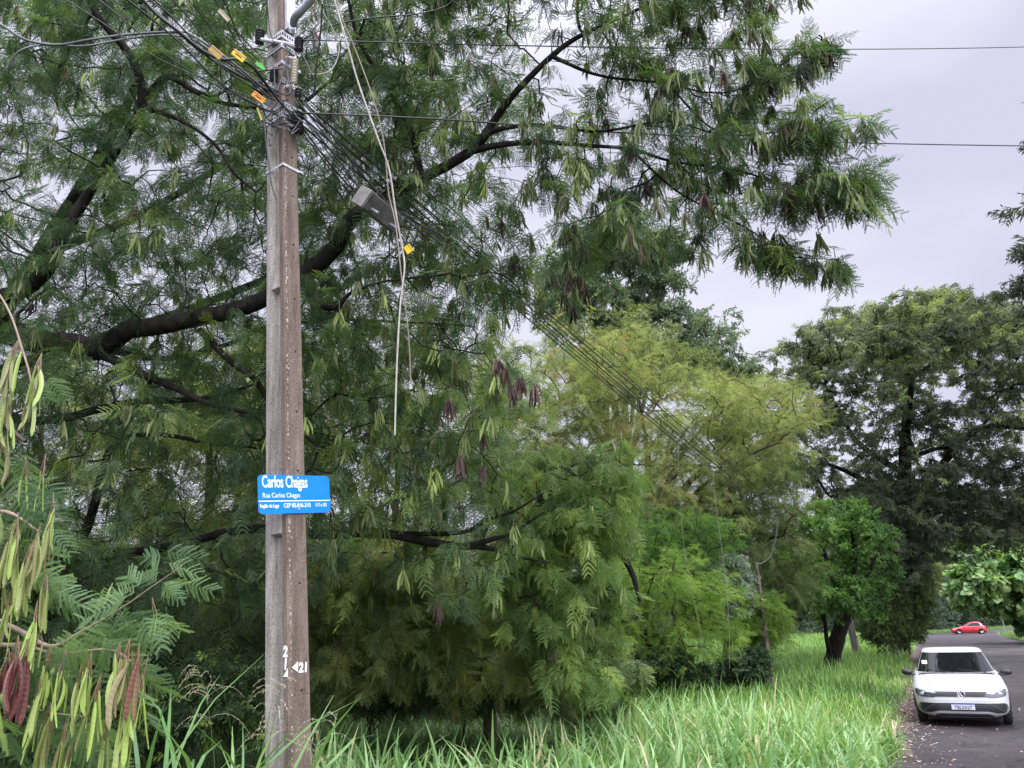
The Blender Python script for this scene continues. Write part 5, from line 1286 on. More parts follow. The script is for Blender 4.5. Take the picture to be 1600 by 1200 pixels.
# forward spans to the next pole; (row on the pole, image offset, radius, sag, end height)
fw = [(150, 462, .012, .55, 6.0), (156, 470, .009, .70, 6.0), (166, 468, .012, .80, 5.95), (176, 466, .006, 1.05, 5.9), (182, 470, .008, .85, 5.9), (192, 468, .010, 1.15, 5.85), (186, 474, .005, 1.0, 5.85),
      (140, 464, .006, .40, 6.1), (118, 462, .005, .25, 6.4), (78, 468, .004, .1, 6.8), (171, 474, .005, 1.4, 5.8)]
ORD = ['highest', 'second highest', 'third highest', 'fourth highest', 'fifth highest', 'sixth highest', 'seventh highest', 'eighth highest', 'ninth highest', 'tenth highest', 'eleventh highest', 'lowest']
fw.sort(); nthick = nthin = 0
for i, (py, px, r, sg, ze) in enumerate(fw):
    a = at_px(px, py, -.1); b = next_pole(ze, E2[:2] * rng.uniform(-.2, .2))
    thick = r >= .011
    o_ = ORD[nthick if thick else nthin]; nthick += thick; nthin += not thick
    cable(span(a, b, sg * .55, 24), r * .85, (o_ + ' of the thick black cables slanting down right toward the leaning pole') if thick else (o_ + ' of the thin black wires slanting down right toward the leaning pole'),
          'thick cables running on from the pole' if thick else 'thin wires running on from the pole', sub=3)
# short bundle of extra drop cables looped beside the splice box
for i in range(7):
    a = at_px(466 + rng.uniform(-6, 6), 150 + i * 9, -.1); e = P(655 + rng.uniform(-14, 40), 352 + rng.uniform(-16, 24), 7.2 + i * .05)
    m_ = (a + e) / 2 + np.array([0, 0, -rng.uniform(.05, .3)])
    cable([a, a + (m_ - a) * .5 + rng.normal(0, .03, 3), m_, m_ + (e - m_) * .5 + rng.normal(0, .03, 3), e], rng.uniform(.005, .009), 'black drop cable in the tangle between the pole and the splice box', 'drop cables between the pole and the splice box')
# spans to the upper left
bw = [(436, 150, 196, -20, .013), (430, 158, 230, -10, .008), (425, 128, 215, -15, .006), (420, 140, 260, -10, .006), (416, 120, 285, -10, .005), (410, 105, 330, -8, .005), (405, 95, 345, -8, .006), (430, 70, 415, -10, .004),
      (420, 165, 60, -25, .005), (418, 175, 120, -25, .005), (436, 182, 250, 40, .008), (412, 92, 300, -60, .005)]
lab_b = ['thick shiny black cable climbing to the upper left edge from the pole', 'thin wires climbing to the upper left from the pole']
bw[1:] = sorted(bw[1:], key=lambda q: q[1])
for i, (px, py, qx, qy, r) in enumerate(bw):
    a = at_px(px, py, -.12); e = P(qx, qy, 5.9 - i * .02); e2 = e + (e - a) * 1.2
    m_ = (a + e) / 2 - np.array([0, 0, .10])
    cable([a, m_, e, e2], r * .85, lab_b[0] if i == 0 else ORD[i - 1] + ' of the thin black wires climbing to the upper left from the pole', None if i == 0 else lab_b[1], sub=8)
# the loop of heavy cable that dips left of the pole and two grey cables running off left
cable([at_px(470, 195, -.1), at_px(430, 150, -.2), P(395, 105, 6.1), P(372, 93, 6.0), P(345, 92, 5.9), P(315, 78, 5.8), P(280, 50, 5.7), P(240, 18, 5.6), P(200, -30, 5.5)], .012, 'heavy black cable dipping in a bend just left of the pole', None)
cable([at_px(425, 150, -.1), P(360, 95, 6.2), P(300, 55, 6.2), P(270, 50, 6.1), P(200, 54, 6.1), P(140, 62, 6.0), P(90, 70, 6.0), P(40, 62, 5.9), P(0, 38, 5.9), P(-60, 10, 5.8)], .010, 'grey cable running off to the left edge, upper of the two', None, CABLEG)
cable([at_px(425, 155, -.1), P(360, 100, 6.25), P(300, 62, 6.25), P(250, 55, 6.2), P(190, 62, 6.2), P(130, 72, 6.1), P(70, 70, 6.1), P(30, 80, 6.0), P(10, 110, 6.0)], .008, 'grey cable running off to the left, lower of the two', None, CABLEG)
# service wires crossing to the right
cable(span(at_px(462, 62, -.1), P(1800, 66, 12.5), .12, 14), .006, 'upper thin wire crossing the sky horizontally to the right edge', None)
cable([at_px(466, 176, -.1), P(700, 187, 6.9), P(1000, 209, 7.8), P(1300, 222, 9.0), P(1600, 228, 10.4), P(1900, 232, 12)], .0075, 'lower service wire crossing the branches and sky to the right edge', None)
# jumper loops around the insulators
for i in range(16):
    c = np.array([rng.uniform(405, 470), rng.uniform(75, 205)]); e = c + rng.uniform([-45, -25], [55, 45])
    m_ = (c + e) / 2 + rng.normal(0, 14, 2) + [0, 12]
    cable([at_px(*c, -.14), at_px(*m_, -.20), at_px(*e, -.16)], rng.uniform(.004, .008), 'short black jumper cable looped around the pole hardware', 'jumper cables around the pole hardware')
# curls of thin wire right of the pole top
cable([P(487, -10, 5.7), P(505, 20, 5.8), P(520, 45, 5.85), P(530, 75, 5.9), P(522, 103, 5.9), P(505, 115, 5.9), P(482, 116, 6.0)], .004, 'pale thin wire curling in a loop right of the pole top', None, CORD)
cable([P(505, -10, 5.7), P(512, 20, 5.8), P(511, 55, 5.85), P(500, 82, 5.9), P(482, 88, 6.0)], .003, 'thin green wire curving down beside the pale loop', None, plain('green wire', (0.10, 0.34, 0.24), 0.5))
cable([P(490, -10, 5.7), P(493, 40, 5.8), P(497, 75, 5.85)], .003, 'thin red wire hanging beside the pole top', None, plain('red wire', (0.34, 0.13, 0.10), 0.5))
cable([P(504, 6, 5.7), P(500, 60, 5.8), P(494, 110, 5.85), P(490, 150, 5.9)], .006, 'thin black wire hanging straight down right of the pole top', None)
cable([at_px(475, 60, -.1), P(520, 40, 5.9), P(580, 28, 5.8), P(650, 22, 5.7), P(700, 8, 5.6), P(720, -20, 5.5)], .005, 'black wire swinging up right from the pole top out of the photo', None)
cable([at_px(470, 80, -.1), P(485, 110, 5.9), P(487, 125, 5.95), P(475, 122, 6.0)], .004, 'tiny black wire loop right of the cream insulator', None)
# two pale cords hanging from above, crossing the splice box
cable([P(518, -15, 4.9), P(540, 60, 4.95), P(560, 130, 5.0), P(590, 215, 5.05), P(608, 265, 5.1), P(618, 330, 5.15), P(629, 390, 5.2), P(632, 420, 5.2), P(626, 470, 5.2), P(622, 530, 5.2), P(619, 600, 5.2), P(617, 680, 5.2)], .0065, 'pale cord hanging down past the splice box, ending highest above the grass', None, CORD, 'cord', 'cord')
cable([P(524, -15, 5.1), P(533, 25, 5.1), P(556, 80, 5.15), P(585, 160, 5.2), P(600, 225, 5.25), P(607, 300, 5.3), P(618, 350, 5.3), P(627, 430, 5.3), P(638, 520, 5.35), P(642, 600, 5.4)], .005, 'thinner brownish cord twisted beside the pale hanging cord', None, plain('brown cord', (0.30, 0.25, 0.20), 0.7), 'cord', 'cord')
VINE = plain('dry vine', (0.30, 0.28, 0.22), 0.8)
# hanging vines over the centre trees
cable([P(1063, 790, 13.6), P(1060, 715, 13.5), P(1061, 680, 13.5), P(1070, 662, 13.5), P(1080, 668, 13.5)][::-1] + [P(1069, 860, 13.7), P(1080, 920, 13.8), P(1093, 980, 13.9), P(1097, 1040, 14)], .0038, 'pale thin vine hanging before the golden tree, left one', None, VINE, 'vine', 'vine')
cable([P(1096, 680, 13.5), P(1113, 710, 13.5), P(1115, 760, 13.6), P(1124, 830, 13.7), P(1133, 900, 13.8), P(1139, 980, 13.9), P(1140, 1045, 14)], .0042, 'pale thin vine hanging before the golden tree, right one', None, VINE, 'vine', 'vine')
cable([P(1215, 808, 21), P(1212, 840, 21), P(1204, 868, 21), P(1190, 880, 21), P(1181, 879, 21)], .016, 'pale wire loop coming down to the wooden stump post', None, CABLEG)
# strong tan twig hanging at the left edge
cable([P(-20, 440, 3.9), P(0, 462, 3.85), P(18, 495, 3.8), P(33, 540, 3.75), P(45, 580, 3.7), P(50, 610, 3.7)], .005, 'bare tan twig slanting down at the left edge', None, TWIG_TAN, 'twig', 'bare_twig')
# far wires across the dark gap
for i, py in enumerate((890, 903, 918, 922, 928)):
    cable([P(1380, py + 2, 88), P(1440, py, 88), P(1500, py + 1, 88), P(1620, py - 4, 88)], .02, ORD[i] + ' of the faint distant wires strung across the dark gap', 'distant wires over the junction', CABLEG)

# splice box hanging on the cables
ALU = plain('dull aluminium', (0.20, 0.185, 0.17), 0.6, 0.15, noise=0.3, scale=14)
ALUD = plain('dirty grey casing', (0.085, 0.082, 0.078), 0.6, noise=0.4, scale=12)
bc = P(592, 328, 6.6)
bx = norm(P(626, 352, 6.85) - P(565, 302, 6.45)); bn = norm(np.cross(bx, AX_F)); bz = np.cross(bx, bn)
RX = np.column_stack([bx, bn, bz])
spl = empty('splice_box', bc, 'grey ribbed metal splice box hanging tilted from the cables right of the pole', 'splice box')
def lb(name, c, sz, mat):
    V, Fc = box(np.zeros(3), sz); V = (V + c) @ RX.T
    o = MB().add(V, Fc).build(name, mat, spl); md = o.modifiers.new('bevel', 'BEVEL'); md.width = .004; md.segments = 2; return o
lb('casing', (0, 0, 0), (.40, .155, .15), ALUD)
for yy in (-.05, 0, .05): lb('rib', (0, yy, -.0775), (.40, .012, .012), ALU)
lb('side_rail', (.01, -.083, .03), (.41, .014, .035), ALU); lb('side_rail', (.01, -.083, -.03), (.41, .014, .03), plain('faded red stripe', (0.42, 0.27, 0.25), 0.6, noise=0.3, scale=30))
lb('side_rail', (.01, .083, -.02), (.41, .014, .03), ALU)
lb('end_cap', (-.212, 0, 0), (.03, .165, .165), ALU); lb('end_cap', (.21, 0, 0), (.025, .165, .165), ALUD)
lb('hanger', (-.12, -.04, .12), (.02, .02, .12), STEEL); lb('hanger', (.12, -.04, .12), (.02, .02, .12), STEEL)

# yellow and green cable markers
def marker(px, py, d, w, h, ang, col, label, th=.004, dark=True):
    c = P(px, py, d); a = math.radians(ang)
    X = AX_R * math.cos(a) - AX_U * math.sin(a); Y = AX_R * math.sin(a) + AX_U * math.cos(a); Z = np.cross(X, Y)
    R = np.column_stack([X, Y, Z])
    r = empty('cable_marker', c, label, 'cable marker', 'plastic markers clipped to the cables')
    V, Fc = box(np.zeros(3), (w, h, th), R); o = MB().add(V, Fc).build('plate', plain('marker plastic', col, 0.5, noise=0.15, scale=40), r)
    md = o.modifiers.new('bevel', 'BEVEL'); md.width = .002
    if dark:
        V, Fc = box(R @ np.array([0, -h * .0, th / 2 + .001]), (w * .5, h * .16, .0012), R); MB().add(V, Fc).build('printed_line', BLACKP, r)
    V, Fc = tube(np.array([R @ np.array([-w / 2 - .012, h * .3, 0]), R @ np.array([w / 2 + .012, h * .3, 0])]), .0035, 5); MB().add(V, Fc).build('clip', BLACKP, r)
marker(337, 82, 5.75, .115, .055, 42, (0.42, 0.28, 0.09), 'faded brownish yellow marker on the cables, leftmost', dark=False)
marker(373, 87, 5.7, .11, .05, 38, (0.80, 0.52, 0.04), 'bright yellow marker plate on the cables left of the pole top')
marker(404, 152, 5.75, .11, .045, 38, (0.75, 0.30, 0.03), 'orange marker plate touching the left side of the pole')
marker(406, 178, 5.8, .10, .018, 70, (0.72, 0.60, 0.06), 'narrow yellow marker hanging upright below the orange one', dark=False)
marker(350, 24, 5.7, .11, .03, 48, (0.50, 0.42, 0.30), 'pale worn marker strip high on the thin wires', dark=False)
marker(407, 103, 5.75, .085, .022, 38, (0.10, 0.72, 0.10), 'bright green marker clip by the pole hardware', dark=False)
marker(638, 389, 6.9, .075, .065, 55, (0.85, 0.58, 0.02), 'yellow tag hanging below the splice box', dark=False)
# strap tail hanging on the left of the pole
V, Fc = tube(spline([at_px(412, 185, -.2), at_px(418, 240, -.22), at_px(425, 290, -.22), at_px(432, 312, -.22)], 5), .006, 5)
tag(MB().add(V, Fc).build('cable_tail', CABLE, smooth=True), 'loose black cable end dangling over the grey side of the pole', 'cable')
# ------------------------------------------------------------------ cars
RUBBER = plain('tyre rubber', (0.012, 0.012, 0.013), 0.8)
DARKTRIM = plain('dark trim', (0.012, 0.013, 0.016), 0.45)
CHROME = plain('chrome', (0.75, 0.76, 0.78), 0.18, 1.0)
HUB = plain('silver wheel', (0.62, 0.63, 0.65), 0.35, 0.5)
UNDER = plain('underbody', (0.008, 0.008, 0.009), 0.9)
LENS, t_, b_ = new_mat('headlight lens'); b_.inputs['Base Color'].default_value = (0.45, 0.48, 0.5, 1); b_.inputs['Roughness'].default_value = 0.12; b_.inputs['Metallic'].default_value = 0.6
LAMPHOUSE = plain('headlight housing', (0.045, 0.05, 0.055), 0.12, coat=1.0)
GLASS = plain('car glass', (0.006, 0.007, 0.008), 0.03)
REDGLASS = plain('tail light', (0.35, 0.01, 0.01), 0.2, coat=0.5)

def car(loc, heading, paint, label, length=4.07, width=1.75, height=1.47, detail=True, hatch=False):
    sx, sy, sz = length / 4.07, width / 1.75, height / 1.47
    if not hatch:
        S = [(.17, -.16, -3.92, .66), (.20, -.08, -3.98, .74), (.26, -.025, -4.03, .82), (.36, 0, -4.05, .855), (.50, -.01, -4.07, .868), (.62, -.035, -4.07, .872), (.69, -.07, -4.05, .866), (.735, -.15, -4.04, .855), (.78, -.30, -4.02, .845),
             (.84, -.56, -4.0, .835), (.90, -.84, -3.98, .822), (.94, -1.06, -3.96, .805), (.965, -1.20, -3.95, .79)]
        Gs = [(.985, -1.27, -3.90, .760), (1.12, -1.59, -3.84, .715), (1.26, -1.92, -3.76, .665), (1.375, -2.19, -3.66, .615)]
        Rf = [(1.40, -2.25, -3.62, .605), (1.435, -2.40, -3.5, .57), (1.46, -2.5, -3.3, .48), (1.47, -2.8, -3.0, .2)]
    else:
        S = [(.17, -.16, -3.98, .68), (.22, -.05, -4.03, .80), (.36, 0, -4.06, .85), (.50, -.01, -4.07, .868), (.60, -.05, -4.06, .87), (.68, -.16, -4.04, .86), (.76, -.45, -4.0, .85), (.84, -.85, -3.97, .83), (.90, -1.05, -3.95, .80)]
        Gs = [(.915, -1.12, -3.90, .775), (1.06, -1.38, -3.80, .725), (1.20, -1.68, -3.66, .675), (1.33, -2.0, -3.48, .625)]
        Rf = [(1.36, -2.08, -3.42, .61), (1.41, -2.3, -3.25, .56), (1.45, -2.6, -3.0, .42), (1.465, -2.75, -2.85, .15)]
    NN = 72; th = np.arange(NN) * 2 * math.pi / NN
    def ring(s, n=5.2):
        z, xf, xr, w = s; xc, a = (xf + xr) / 2, (xf - xr) / 2
        c, q = np.cos(th), np.sin(th)
        return np.stack([(xc + a * np.sign(c) * np.abs(c) ** (2 / n)) * sx, w * np.sign(q) * np.abs(q) ** (2 / n) * sy, np.full(NN, z * sz)], 1)
    def dense(L, k=3):
        L = np.array(L); o = []
        return spline(L, k)
    h = math.atan2(heading[1], heading[0])
    root = empty('parked_car' if not detail else 'car', loc, label, 'car', rz=h)
    def shell(levels, n=5.2):
        R = [ring(s, n) for s in levels]; V = np.concatenate(R)
        f = np.array([[j, (j + 1) % NN, (j + 1) % NN + NN, j + NN] for j in range(NN)])
        return V, (f[None] + (np.arange(len(R) - 1) * NN)[:, None, None]).reshape(-1, 4)
    D = dense(S)
    V, Fc = shell(D); mb = MB(); mb.add(V, Fc)
    last = ring(D[-1]); g0 = ring(Gs[0], 4.0); nV = np.vstack([last, g0]); f = np.array([[j, (j + 1) % NN, (j + 1) % NN + NN, j + NN] for j in range(NN)]); mb.add(nV, f)
    mb.build('body', paint, root, smooth=True)
    # greenhouse: glass where the windows are, paint on the pillars
    Dg = dense(Gs, 3); V, Fc = shell(Dg, 4.0)
    cen = V[Fc].mean(1)
    w_ = np.interp(cen[:, 2] / sz, Dg[:, 0], Dg[:, 3]) * sy; xf = np.interp(cen[:, 2] / sz, Dg[:, 0], Dg[:, 1]) * sx; xr = np.interp(cen[:, 2] / sz, Dg[:, 0], Dg[:, 2]) * sx
    ay = np.abs(cen[:, 1])
    cj = np.arange(len(Fc)) % NN; tm = (th[cj] + math.pi / NN)
    yy_ = np.abs(np.sin(tm)) ** (2 / 4.0); cc_ = np.sign(np.cos(tm)) * np.abs(np.cos(tm)) ** (2 / 4.0)
    wind = (cc_ > 0) & (yy_ < .945); rear = (cc_ < 0) & (yy_ < .90)
    side = (~wind) & (~rear) & (cc_ < .58) & (cc_ > (-.60 if hatch else -.70)) & (np.abs(cc_ + .12) > .035)
    def sub(mask, name, mat, push=0.0):
        if mask.sum() == 0: return
        f_ = Fc[mask]; u, inv = np.unique(f_, return_inverse=True)
        VV = V[u].copy()
        MB().add(VV, inv.reshape(f_.shape)).build(name, mat, root, smooth=True)
    sub(wind, 'windshield', GLASS); sub(rear, 'rear_window', GLASS)
    sub(side & (cen[:, 1] > 0), 'side_window', GLASS); sub(side & (cen[:, 1] < 0), 'side_window', GLASS)
    rest = ~(wind | rear | side)
    for s_ in (-1, 1):
        for lo_, hi_ in ((-1.95, 9), (-2.9, -1.95), (-9, -2.9)):
            sub(rest & (cen[:, 1] * s_ > 0) & (cen[:, 0] / sx > lo_) & (cen[:, 0] / sx <= hi_), 'pillar', paint)
    Dr = dense([Gs[-1]] + Rf, 3); V, Fc = shell(Dr, 4.0); mb = MB(); V0 = ring(Gs[-1], 4.0); V[:NN] = V0
    mb.add(V, Fc); mb.Fs.append(np.array([[(len(Dr) - 1) * NN + i for i in range(NN)]])); mb.mi.append(np.array([0])); mb.build('roof', paint, root, smooth=True)
    V, Fc = box((-2.03 * sx, 0, .20 * sz), (3.5 * sx, 1.30 * sy, .16 * sz)); MB().add(V, Fc).build('underbody', UNDER, root)
    # wheels
    for x in (-.80, -3.32):
        for s in (-1, 1):
            y = s * .745 * sy; r = .305 * sz
            prof = [(.0, .205), (.02, .285), (.05, .305), (.15, .305), (.18, .285), (.20, .2)]
            k = 28; ph = np.arange(k) * 2 * math.pi / k
            VV = np.concatenate([np.stack([x * sx + np.cos(ph) * q * sz, np.full(k, y + s * (p - .10)), r + np.sin(ph) * q * sz], 1) for p, q in prof])
            f = np.array([[j, (j + 1) % k, (j + 1) % k + k, j + k] for j in range(k)])
            wh = MB().add(VV, (f[None] + (np.arange(len(prof) - 1) * k)[:, None, None]).reshape(-1, 4)).build('tyre', RUBBER, None, smooth=True)
            we = empty('wheel', (0, 0, 0)); we.parent = root; wh.parent = we
            mb = MB(); VV = np.vstack([[[x * sx, y + s * .085, r]], np.stack([x * sx + np.cos(ph) * .205 * sz, np.full(k, y + s * .092), r + np.sin(ph) * .205 * sz], 1)])
            mb.add(VV, np.array([[0, 1 + j, 1 + (j + 1) % k] for j in range(k)]))
            for j in range(7):
                a = j * 2 * math.pi / 7; V2, F2 = box(np.zeros(3), (.15 * sz, .012, .035)); c, q = math.cos(a), math.sin(a)
                V2 = V2 + [.11 * sz, 0, 0]; V2 = np.stack([V2[:, 0] * c - V2[:, 2] * q, V2[:, 1], V2[:, 0] * q + V2[:, 2] * c], 1) + [x * sx, y + s * .098, r]; mb.add(V2, F2)
            mb.build('rim', HUB, we)
            # dark wheel arch
            ro = .37 * sz; VV = []
            for rr_, yy in ((ro, .876), (.30 * sz, .876)):
                pass
            ph2 = np.linspace(-.25, math.pi + .25, 26); yy = s * (.874 * sy)
            def arc(q):
                xx = x * sx + np.cos(ph2) * ro * q; zz = np.maximum(.17 * sz, r + np.sin(ph2) * ro * q)
                xf_ = np.interp(zz / sz, D[:, 0], D[:, 1]) * sx; xr_ = np.interp(zz / sz, D[:, 0], D[:, 2]) * sx; w_ = np.interp(zz / sz, D[:, 0], D[:, 3]) * sy
                yv = w_ * (1 - np.minimum(1, np.abs((xx - (xf_ + xr_) / 2) / ((xf_ - xr_) / 2))) ** 5.2) ** (1 / 5.2)
                return np.stack([xx, s * (yv + .004), zz], 1)
            f = np.array([[j, j + 1, j + 27, j + 26] for j in range(25)])
            MB().add(np.vstack([arc(1.0), arc(.88)]), f).build('wheel_arch', DARKTRIM, root)
            MB().add(np.vstack([[[x * sx, s * .868 * sy, r]], arc(.88)]), np.array([[0, j + 1, j + 2] for j in range(25)])).build('wheel_well', UNDER, root)
    Ds = D
    def surf(y, z):
        z_ = z / sz; xf = np.interp(z_, Ds[:, 0], Ds[:, 1]); xr = np.interp(z_, Ds[:, 0], Ds[:, 2]); w = np.interp(z_, Ds[:, 0], Ds[:, 3])
        xc, a = (xf + xr) / 2, (xf - xr) / 2
        return (xc + a * np.maximum(0, 1 - np.minimum(1, np.abs(y / sy) / w) ** 5.2) ** (1 / 5.2)) * sx
    def patch_(name, outline, mat, off=.006, rows=6, parent=root):
        """front-face part between a lower and an upper edge, following the body; outline rows (y, z_low, z_high)"""
        o = np.array(outline, float); yy = np.linspace(o[0, 0], o[-1, 0], 36)
        lo = np.interp(yy, o[:, 0], o[:, 1]); hi = np.interp(yy, o[:, 0], o[:, 2]); VV = []
        for i in range(rows + 1):
            z = lo + (hi - lo) * i / rows; VV.append(np.stack([surf(yy, z) + off, yy, z], 1))
        back = [VV[-1] - [off + .01, 0, 0], VV[0] - [off + .01, 0, 0]]
        VV = VV + back; n = 36
        f = np.array([[j, j + 1, j + 1 + n, j + n] for j in range(n - 1)])
        rws = len(VV); Fc = (f[None] + (np.arange(rws - 1) * n)[:, None, None]).reshape(-1, 4)
        return MB().add(np.concatenate(VV), Fc).build(name, mat, parent, smooth=False)
    if detail:
        for s in (-1, 1):
            hl = [(.40, .60, .625), (.46, .575, .655), (.56, .57, .68), (.68, .575, .705), (.76, .59, .72), (.80, .63, .715)]
            hl = [(s * y, a, b) for y, a, b in hl]; hl = hl[::s]
            e = patch_('headlight', hl, LAMPHOUSE, .010)
            c = np.array([surf(np.array([s * .66]), np.array([.635]))[0] + .012, s * .66, .635])
            k = 20; ph = np.arange(k) * 2 * math.pi / k
            for r1, mt in ((.052, LENS),):
                VV = np.vstack([c + [.012, 0, 0], np.stack([np.full(k, c[0]), c[1] + np.cos(ph) * r1 * 1.1, c[2] + np.sin(ph) * r1 * .8], 1)])
                MB().add(VV, np.array([[0, 1 + j, 1 + (j + 1) % k] for j in range(k)])).build('lamp_lens', LENS, e, smooth=True)
            patch_('lamp_strip', [(s * y, a, b) for y, a, b in [(.44, .648, .658), (.60, .672, .684), (.74, .695, .708)]][::s], LENS, .014, parent=e)
            # door mirror
            mc = np.array([-1.48, s * .925, .985 * sz]); u = np.linspace(0, 2 * math.pi, 17)[:-1]; VV = []
            for k_, (dx, sc1) in enumerate(((.07, .35), (.045, .85), (0, 1), (-.06, .92))):
                VV.append(np.stack([np.full(16, mc[0] + dx), mc[1] + np.cos(u) * .115 * sc1, mc[2] + np.sin(u) * (.068 + .014 * np.cos(u) * s) * sc1], 1))
            f = np.array([[j, (j + 1) % 16, (j + 1) % 16 + 16, j + 16] for j in range(16)])
            m3 = MB(); m3.add(np.concatenate(VV), (f[None] + (np.arange(3) * 16)[:, None, None]).reshape(-1, 4)); m3.Fs += [np.array([list(range(16))[::-1]]), np.array([list(range(48, 64))])]; m3.mi += [np.array([0]), np.array([0])]
            V2, F2 = box((-1.46, s * .84, .93 * sz), (.08, .14, .04)); m3.add(V2, F2)
            m3.build('door_mirror', DARKTRIM, root, smooth=True)
        patch_('grille', [(-.50, .585, .665), (-.40, .583, .672), (.40, .583, .672), (.50, .585, .665)], DARKTRIM, .007)
        patch_('grille_bar', [(-.47, .632, .640), (.47, .632, .640)], plain('grey trim', (0.06, 0.065, 0.07), 0.4), .012, 1)
        patch_('hood_edge', [(-.46, .676, .684), (.46, .676, .684)], plain('panel gap', (0.05, 0.05, 0.055), 0.5), .004, 1)
        patch_('lower_intake', [(-.775, .34, .42), (-.74, .285, .455), (-.70, .268, .462), (-.56, .275, .463), (-.42, .312, .463), (.42, .312, .463), (.56, .275, .463), (.70, .268, .462), (.74, .285, .455), (.775, .34, .42)], DARKTRIM, .006)
        G2 = plain('grey trim bar', (0.035, 0.038, 0.042), 0.5)
        for s in (-1, 1):
            patch_('intake_blade', [(s * y, a, b) for y, a, b in [(.38, .435, .455), (.50, .425, .450), (.62, .33, .37), (.70, .29, .32)]][::s], G2, .012, 2)
        for z in (.33, .375, .415): patch_('intake_slat', [(-.40, z, z + .014), (.40, z, z + .014)], G2, .012, 1)
        patch_('lower_lip', [(-.50, .19, .225), (-.42, .195, .262), (.42, .195, .262), (.50, .19, .225)], G2, .008, 2)
        for s in (-1, 1):
            hc = np.array([[-.36, s * .50, .80], [-.7, s * .56, .875], [-1.15, s * .60, .958]]); hc[:, 0] += .0
            V2, F2 = tube(spline(hc, 4), .006, 5); MB().add(V2, F2).build('hood_crease', paint, root, smooth=True)
        patch_('bumper_crease', [(-.74, .508, .514), (.74, .508, .514)], plain('bumper crease', (0.45, 0.45, 0.44), 0.6), .003, 1)
        # number plate
        pe = empty('number_plate', (surf(np.array([0.]), np.array([.40]))[0] + .022, .0, .405)); pe.parent = root
        V2, F2 = box((0, 0, 0), (.012, .40, .13)); MB().add(V2, F2).build('plate', plain('plate white', (.50, .52, .54), .5), pe)
        V2, F2 = box((.0075, 0, .050), (.003, .394, .026)); MB().add(V2, F2).build('blue_strip', plain('plate blue', (.01, .06, .42), .4), pe)
        RP = np.column_stack([[0, 1.0, 0], [0, 0, 1.0], [1.0, 0, 0]])
        text_obj('lettering', 'TBL5A27', .092, np.array([.0075, 0, -.052]), RP, BLACKP, pe, np.zeros(3), bold=.0012, sx=.86, align='CENTER')
        # round emblem
        ee = empty('emblem', (surf(np.array([0.]), np.array([.63]))[0] + .016, 0, .628)); ee.parent = root
        u = np.linspace(0, 2 * math.pi, 29); V2, F2 = tube(np.stack([np.zeros(29), np.cos(u) * .070, np.sin(u) * .070], 1), .0075, 6); MB().add(V2, F2).build('ring', CHROME, ee, smooth=True)
        ph = u[:-1]; VV = np.vstack([[[-.004, 0, 0]], np.stack([np.full(28, -.004), np.cos(ph) * .068, np.sin(ph) * .068], 1)]); MB().add(VV, np.array([[0, 1 + j, 1 + (j + 1) % 28] for j in range(28)])).build('disc', BLACKP, ee)
        mbx = MB()
        for pl in ([(-.026, .058), (0, .006), (.026, .058)], [(-.052, .040), (-.027, -.050), (0, -.004), (.027, -.050), (.052, .040)]):
            q = np.array([[.002, a, b] for a, b in pl]); 
            for i in range(len(q) - 1):
                V2, F2 = tube(q[i:i + 2], .0075, 5); mbx.add(V2, F2)
        mbx.build('monogram', CHROME, ee)
        V2, F2 = tube(np.array([[-3.25, .05, 1.455], [-3.5, .05, 1.63]]), .006, 5); MB().add(V2, F2).build('antenna', BLACKP, root)
        V2, F2 = box((-1.235, 0, .975), (.10, 1.42, .012)); MB().add(V2, F2).build('cowl', DARKTRIM, root)
        for s in (0.55, -.05):
            V2, F2 = tube(np.array([[-1.22, s, .99], [-1.33, s - .5, 1.045]]), .008, 5); MB().add(V2, F2).build('wiper', BLACKP, root)
        # a small pale sticker on the passenger side of the windscreen
        V2, F2 = box((-1.60, -.56, 1.19), (.005, .10, .07)); V2[:, 0] -= (V2[:, 2] - 1.19) * 1.75; MB().add(V2, F2).build('sticker', plain('pale sticker', (.5, .75, .72), .5), root)
    else:
        for s in (-1, 1):
            patch_('headlight', [(s * .48, .53, .62), (s * .80, .53, .62)][::s], LENS, .01, 2)
            V2, F2 = box((-1.42 * sx, s * .93 * sy, .92 * sz), (.10, .16, .11)); MB().add(V2, F2).build('door_mirror', paint, root)
            for xd in (-1.36, -2.38, -3.0) if False else (-1.36, -2.55):
                V2, F2 = box((xd * sx, s * .873 * sy, .56 * sz), (.012, .004, .52 * sz)); MB().add(V2, F2).build('door_gap', DARKTRIM, root)
            V2, F2 = box((-2.36 * sx, s * .878 * sy, .72 * sz), (.16, .012, .03)); MB().add(V2, F2).build('door_handle', DARKTRIM, root)
            V2, F2 = box((-2.05 * sx, s * .876 * sy, .44 * sz), (1.7, .010, .05)); MB().add(V2, F2).build('side_trim', plain('dark red trim', (.14, .012, .012), .6), root)
            V2, F2 = box((-4.0 * sx, s * .70 * sy, .72 * sz), (.08, .20, .22)); MB().add(V2, F2).build('tail_light', REDGLASS, root)
        patch_('grille', [(-.46, .54, .60), (.46, .54, .60)], DARKTRIM, .01, 1)
    return root
WHITE = plain('white car paint', (0.45, 0.45, 0.44), 0.38, coat=0.12, spec=0.35)
RED = plain('red car paint', (0.55, 0.012, 0.02), 0.32, coat=0.7)
cf = rs(0.31, 17.25)
car((cf[0], cf[1], 0.006), (-E1[0] - .005, -E1[1]), WHITE, 'white hatchback facing the camera, parked on the road beside the grass').scale = (.97, .94, .885)
rc = GND(1487, 991); rz = ground_z(rc[0], rc[1])
car((rc[0] * .98, rc[1] * .98, float(ground_z(rc[0] * .98, rc[1] * .98)) + .03), (-.92, .33), RED, 'red hatchback seen from its side at the far junction', length=3.9, width=1.62, height=1.42, detail=False, hatch=True)

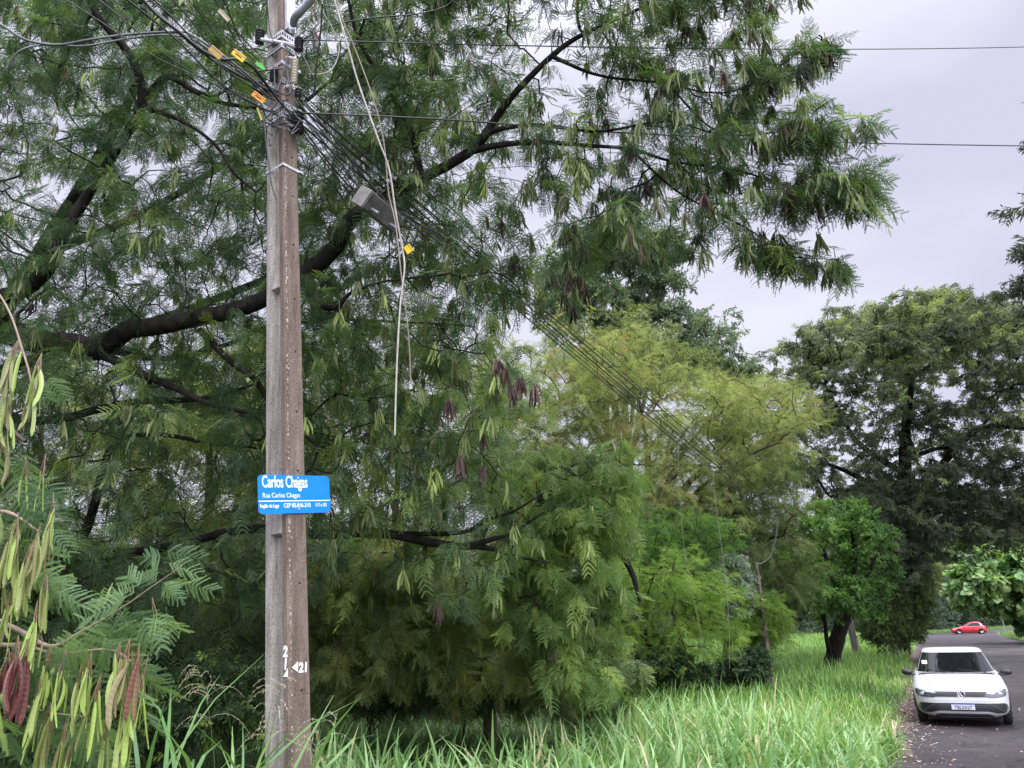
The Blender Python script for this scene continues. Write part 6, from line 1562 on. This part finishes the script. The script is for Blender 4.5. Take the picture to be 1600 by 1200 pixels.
# ------------------------------------------------------------------ small street things
STOPR = plain('faded stop sign red', (0.62, 0.12, 0.08), 0.6, noise=0.15, scale=8)
sb = P(1571, 990, 88); sb[2] = 0
stop = empty('stop_sign', sb, 'small red octagonal stop sign on a thin post at the far verge', 'road sign')
V, Fc = tube(np.array([[0, 0, -.1], [0, 0, 1.9]]), .04, 8); MB().add(V, Fc).build('post', GREYT, stop)
dirc = norm(np.array([-sb[0], -sb[1], 0])); ty = np.array([-dirc[1], dirc[0], 0])
RO = np.column_stack([-ty if (-ty)[0] > 0 else ty, [0, 0, 1.0], dirc]); cz = np.array([0, 0, 2.0]) + dirc * .05
def octo(name, r, z, mat):
    a = (np.arange(8) + .5) * math.pi / 4; V = np.vstack([np.stack([np.cos(a) * r, np.sin(a) * r, np.full(8, z)], 1), np.stack([np.cos(a) * r, np.sin(a) * r, np.full(8, z + .01)], 1)])
    Fc = [list(range(8))[::-1], list(range(8, 16))] + [[i, (i + 1) % 8, (i + 1) % 8 + 8, i + 8] for i in range(8)]
    me = bpy.data.meshes.new(name); me.from_pydata((V @ RO.T + cz).tolist(), [], Fc); me.materials.append(mat); me.update(); o = bpy.data.objects.new(name, me); COL.objects.link(o); o.parent = stop
octo('rim', .40, 0, PAINTW); octo('face', .37, .012, STOPR)
text_obj('lettering', 'PARE', .26, cz + RO @ np.array([0, -.09, .024]), RO, PAINTW, stop, np.zeros(3), bold=.004, sx=.85, align='CENTER')

WOOD = bark_mat('weathered wooden post', (0.07, 0.055, 0.045), (0.17, 0.135, 0.115), 14)
wbse = P(1192, 960, 21.5); wbse[2] = 0
wp = empty('wooden_post', wbse, 'broken wooden stump post standing in the bushes left of the small green tree', 'post')
top = P(1181, 880, 21.5) - wbse
V, Fc = tube(spline([np.array([0, 0, -.1]), top * .5 + [.02, 0, 0], top], 4), np.linspace(.085, .055, 9), 9, wob=.08); MB().add(V, Fc).build('shaft', WOOD, wp, smooth=True)
V, Fc = tube(np.array([top * .72 + [0, -.08, 0], top * .72 + [.12, -.10, -.02]]), .022, 6); MB().add(V, Fc).build('peg', plain('pale peg', (.5, .45, .4), .7), wp)
wb2 = P(1381, 988, 62); wb2[2] = 0
mp2 = empty('marker_post', wb2, 'short pale concrete post at the foot of the bushes by the road bend', 'post')
V, Fc = box((0, 0, .7), (.42, .42, 1.4)); MB().add(V, Fc).build('shaft', CONC_GREY, mp2)
V, Fc = box((0, 0, 1.43), (.50, .50, .08)); MB().add(V, Fc).build('cap', CONC_GREY, mp2)
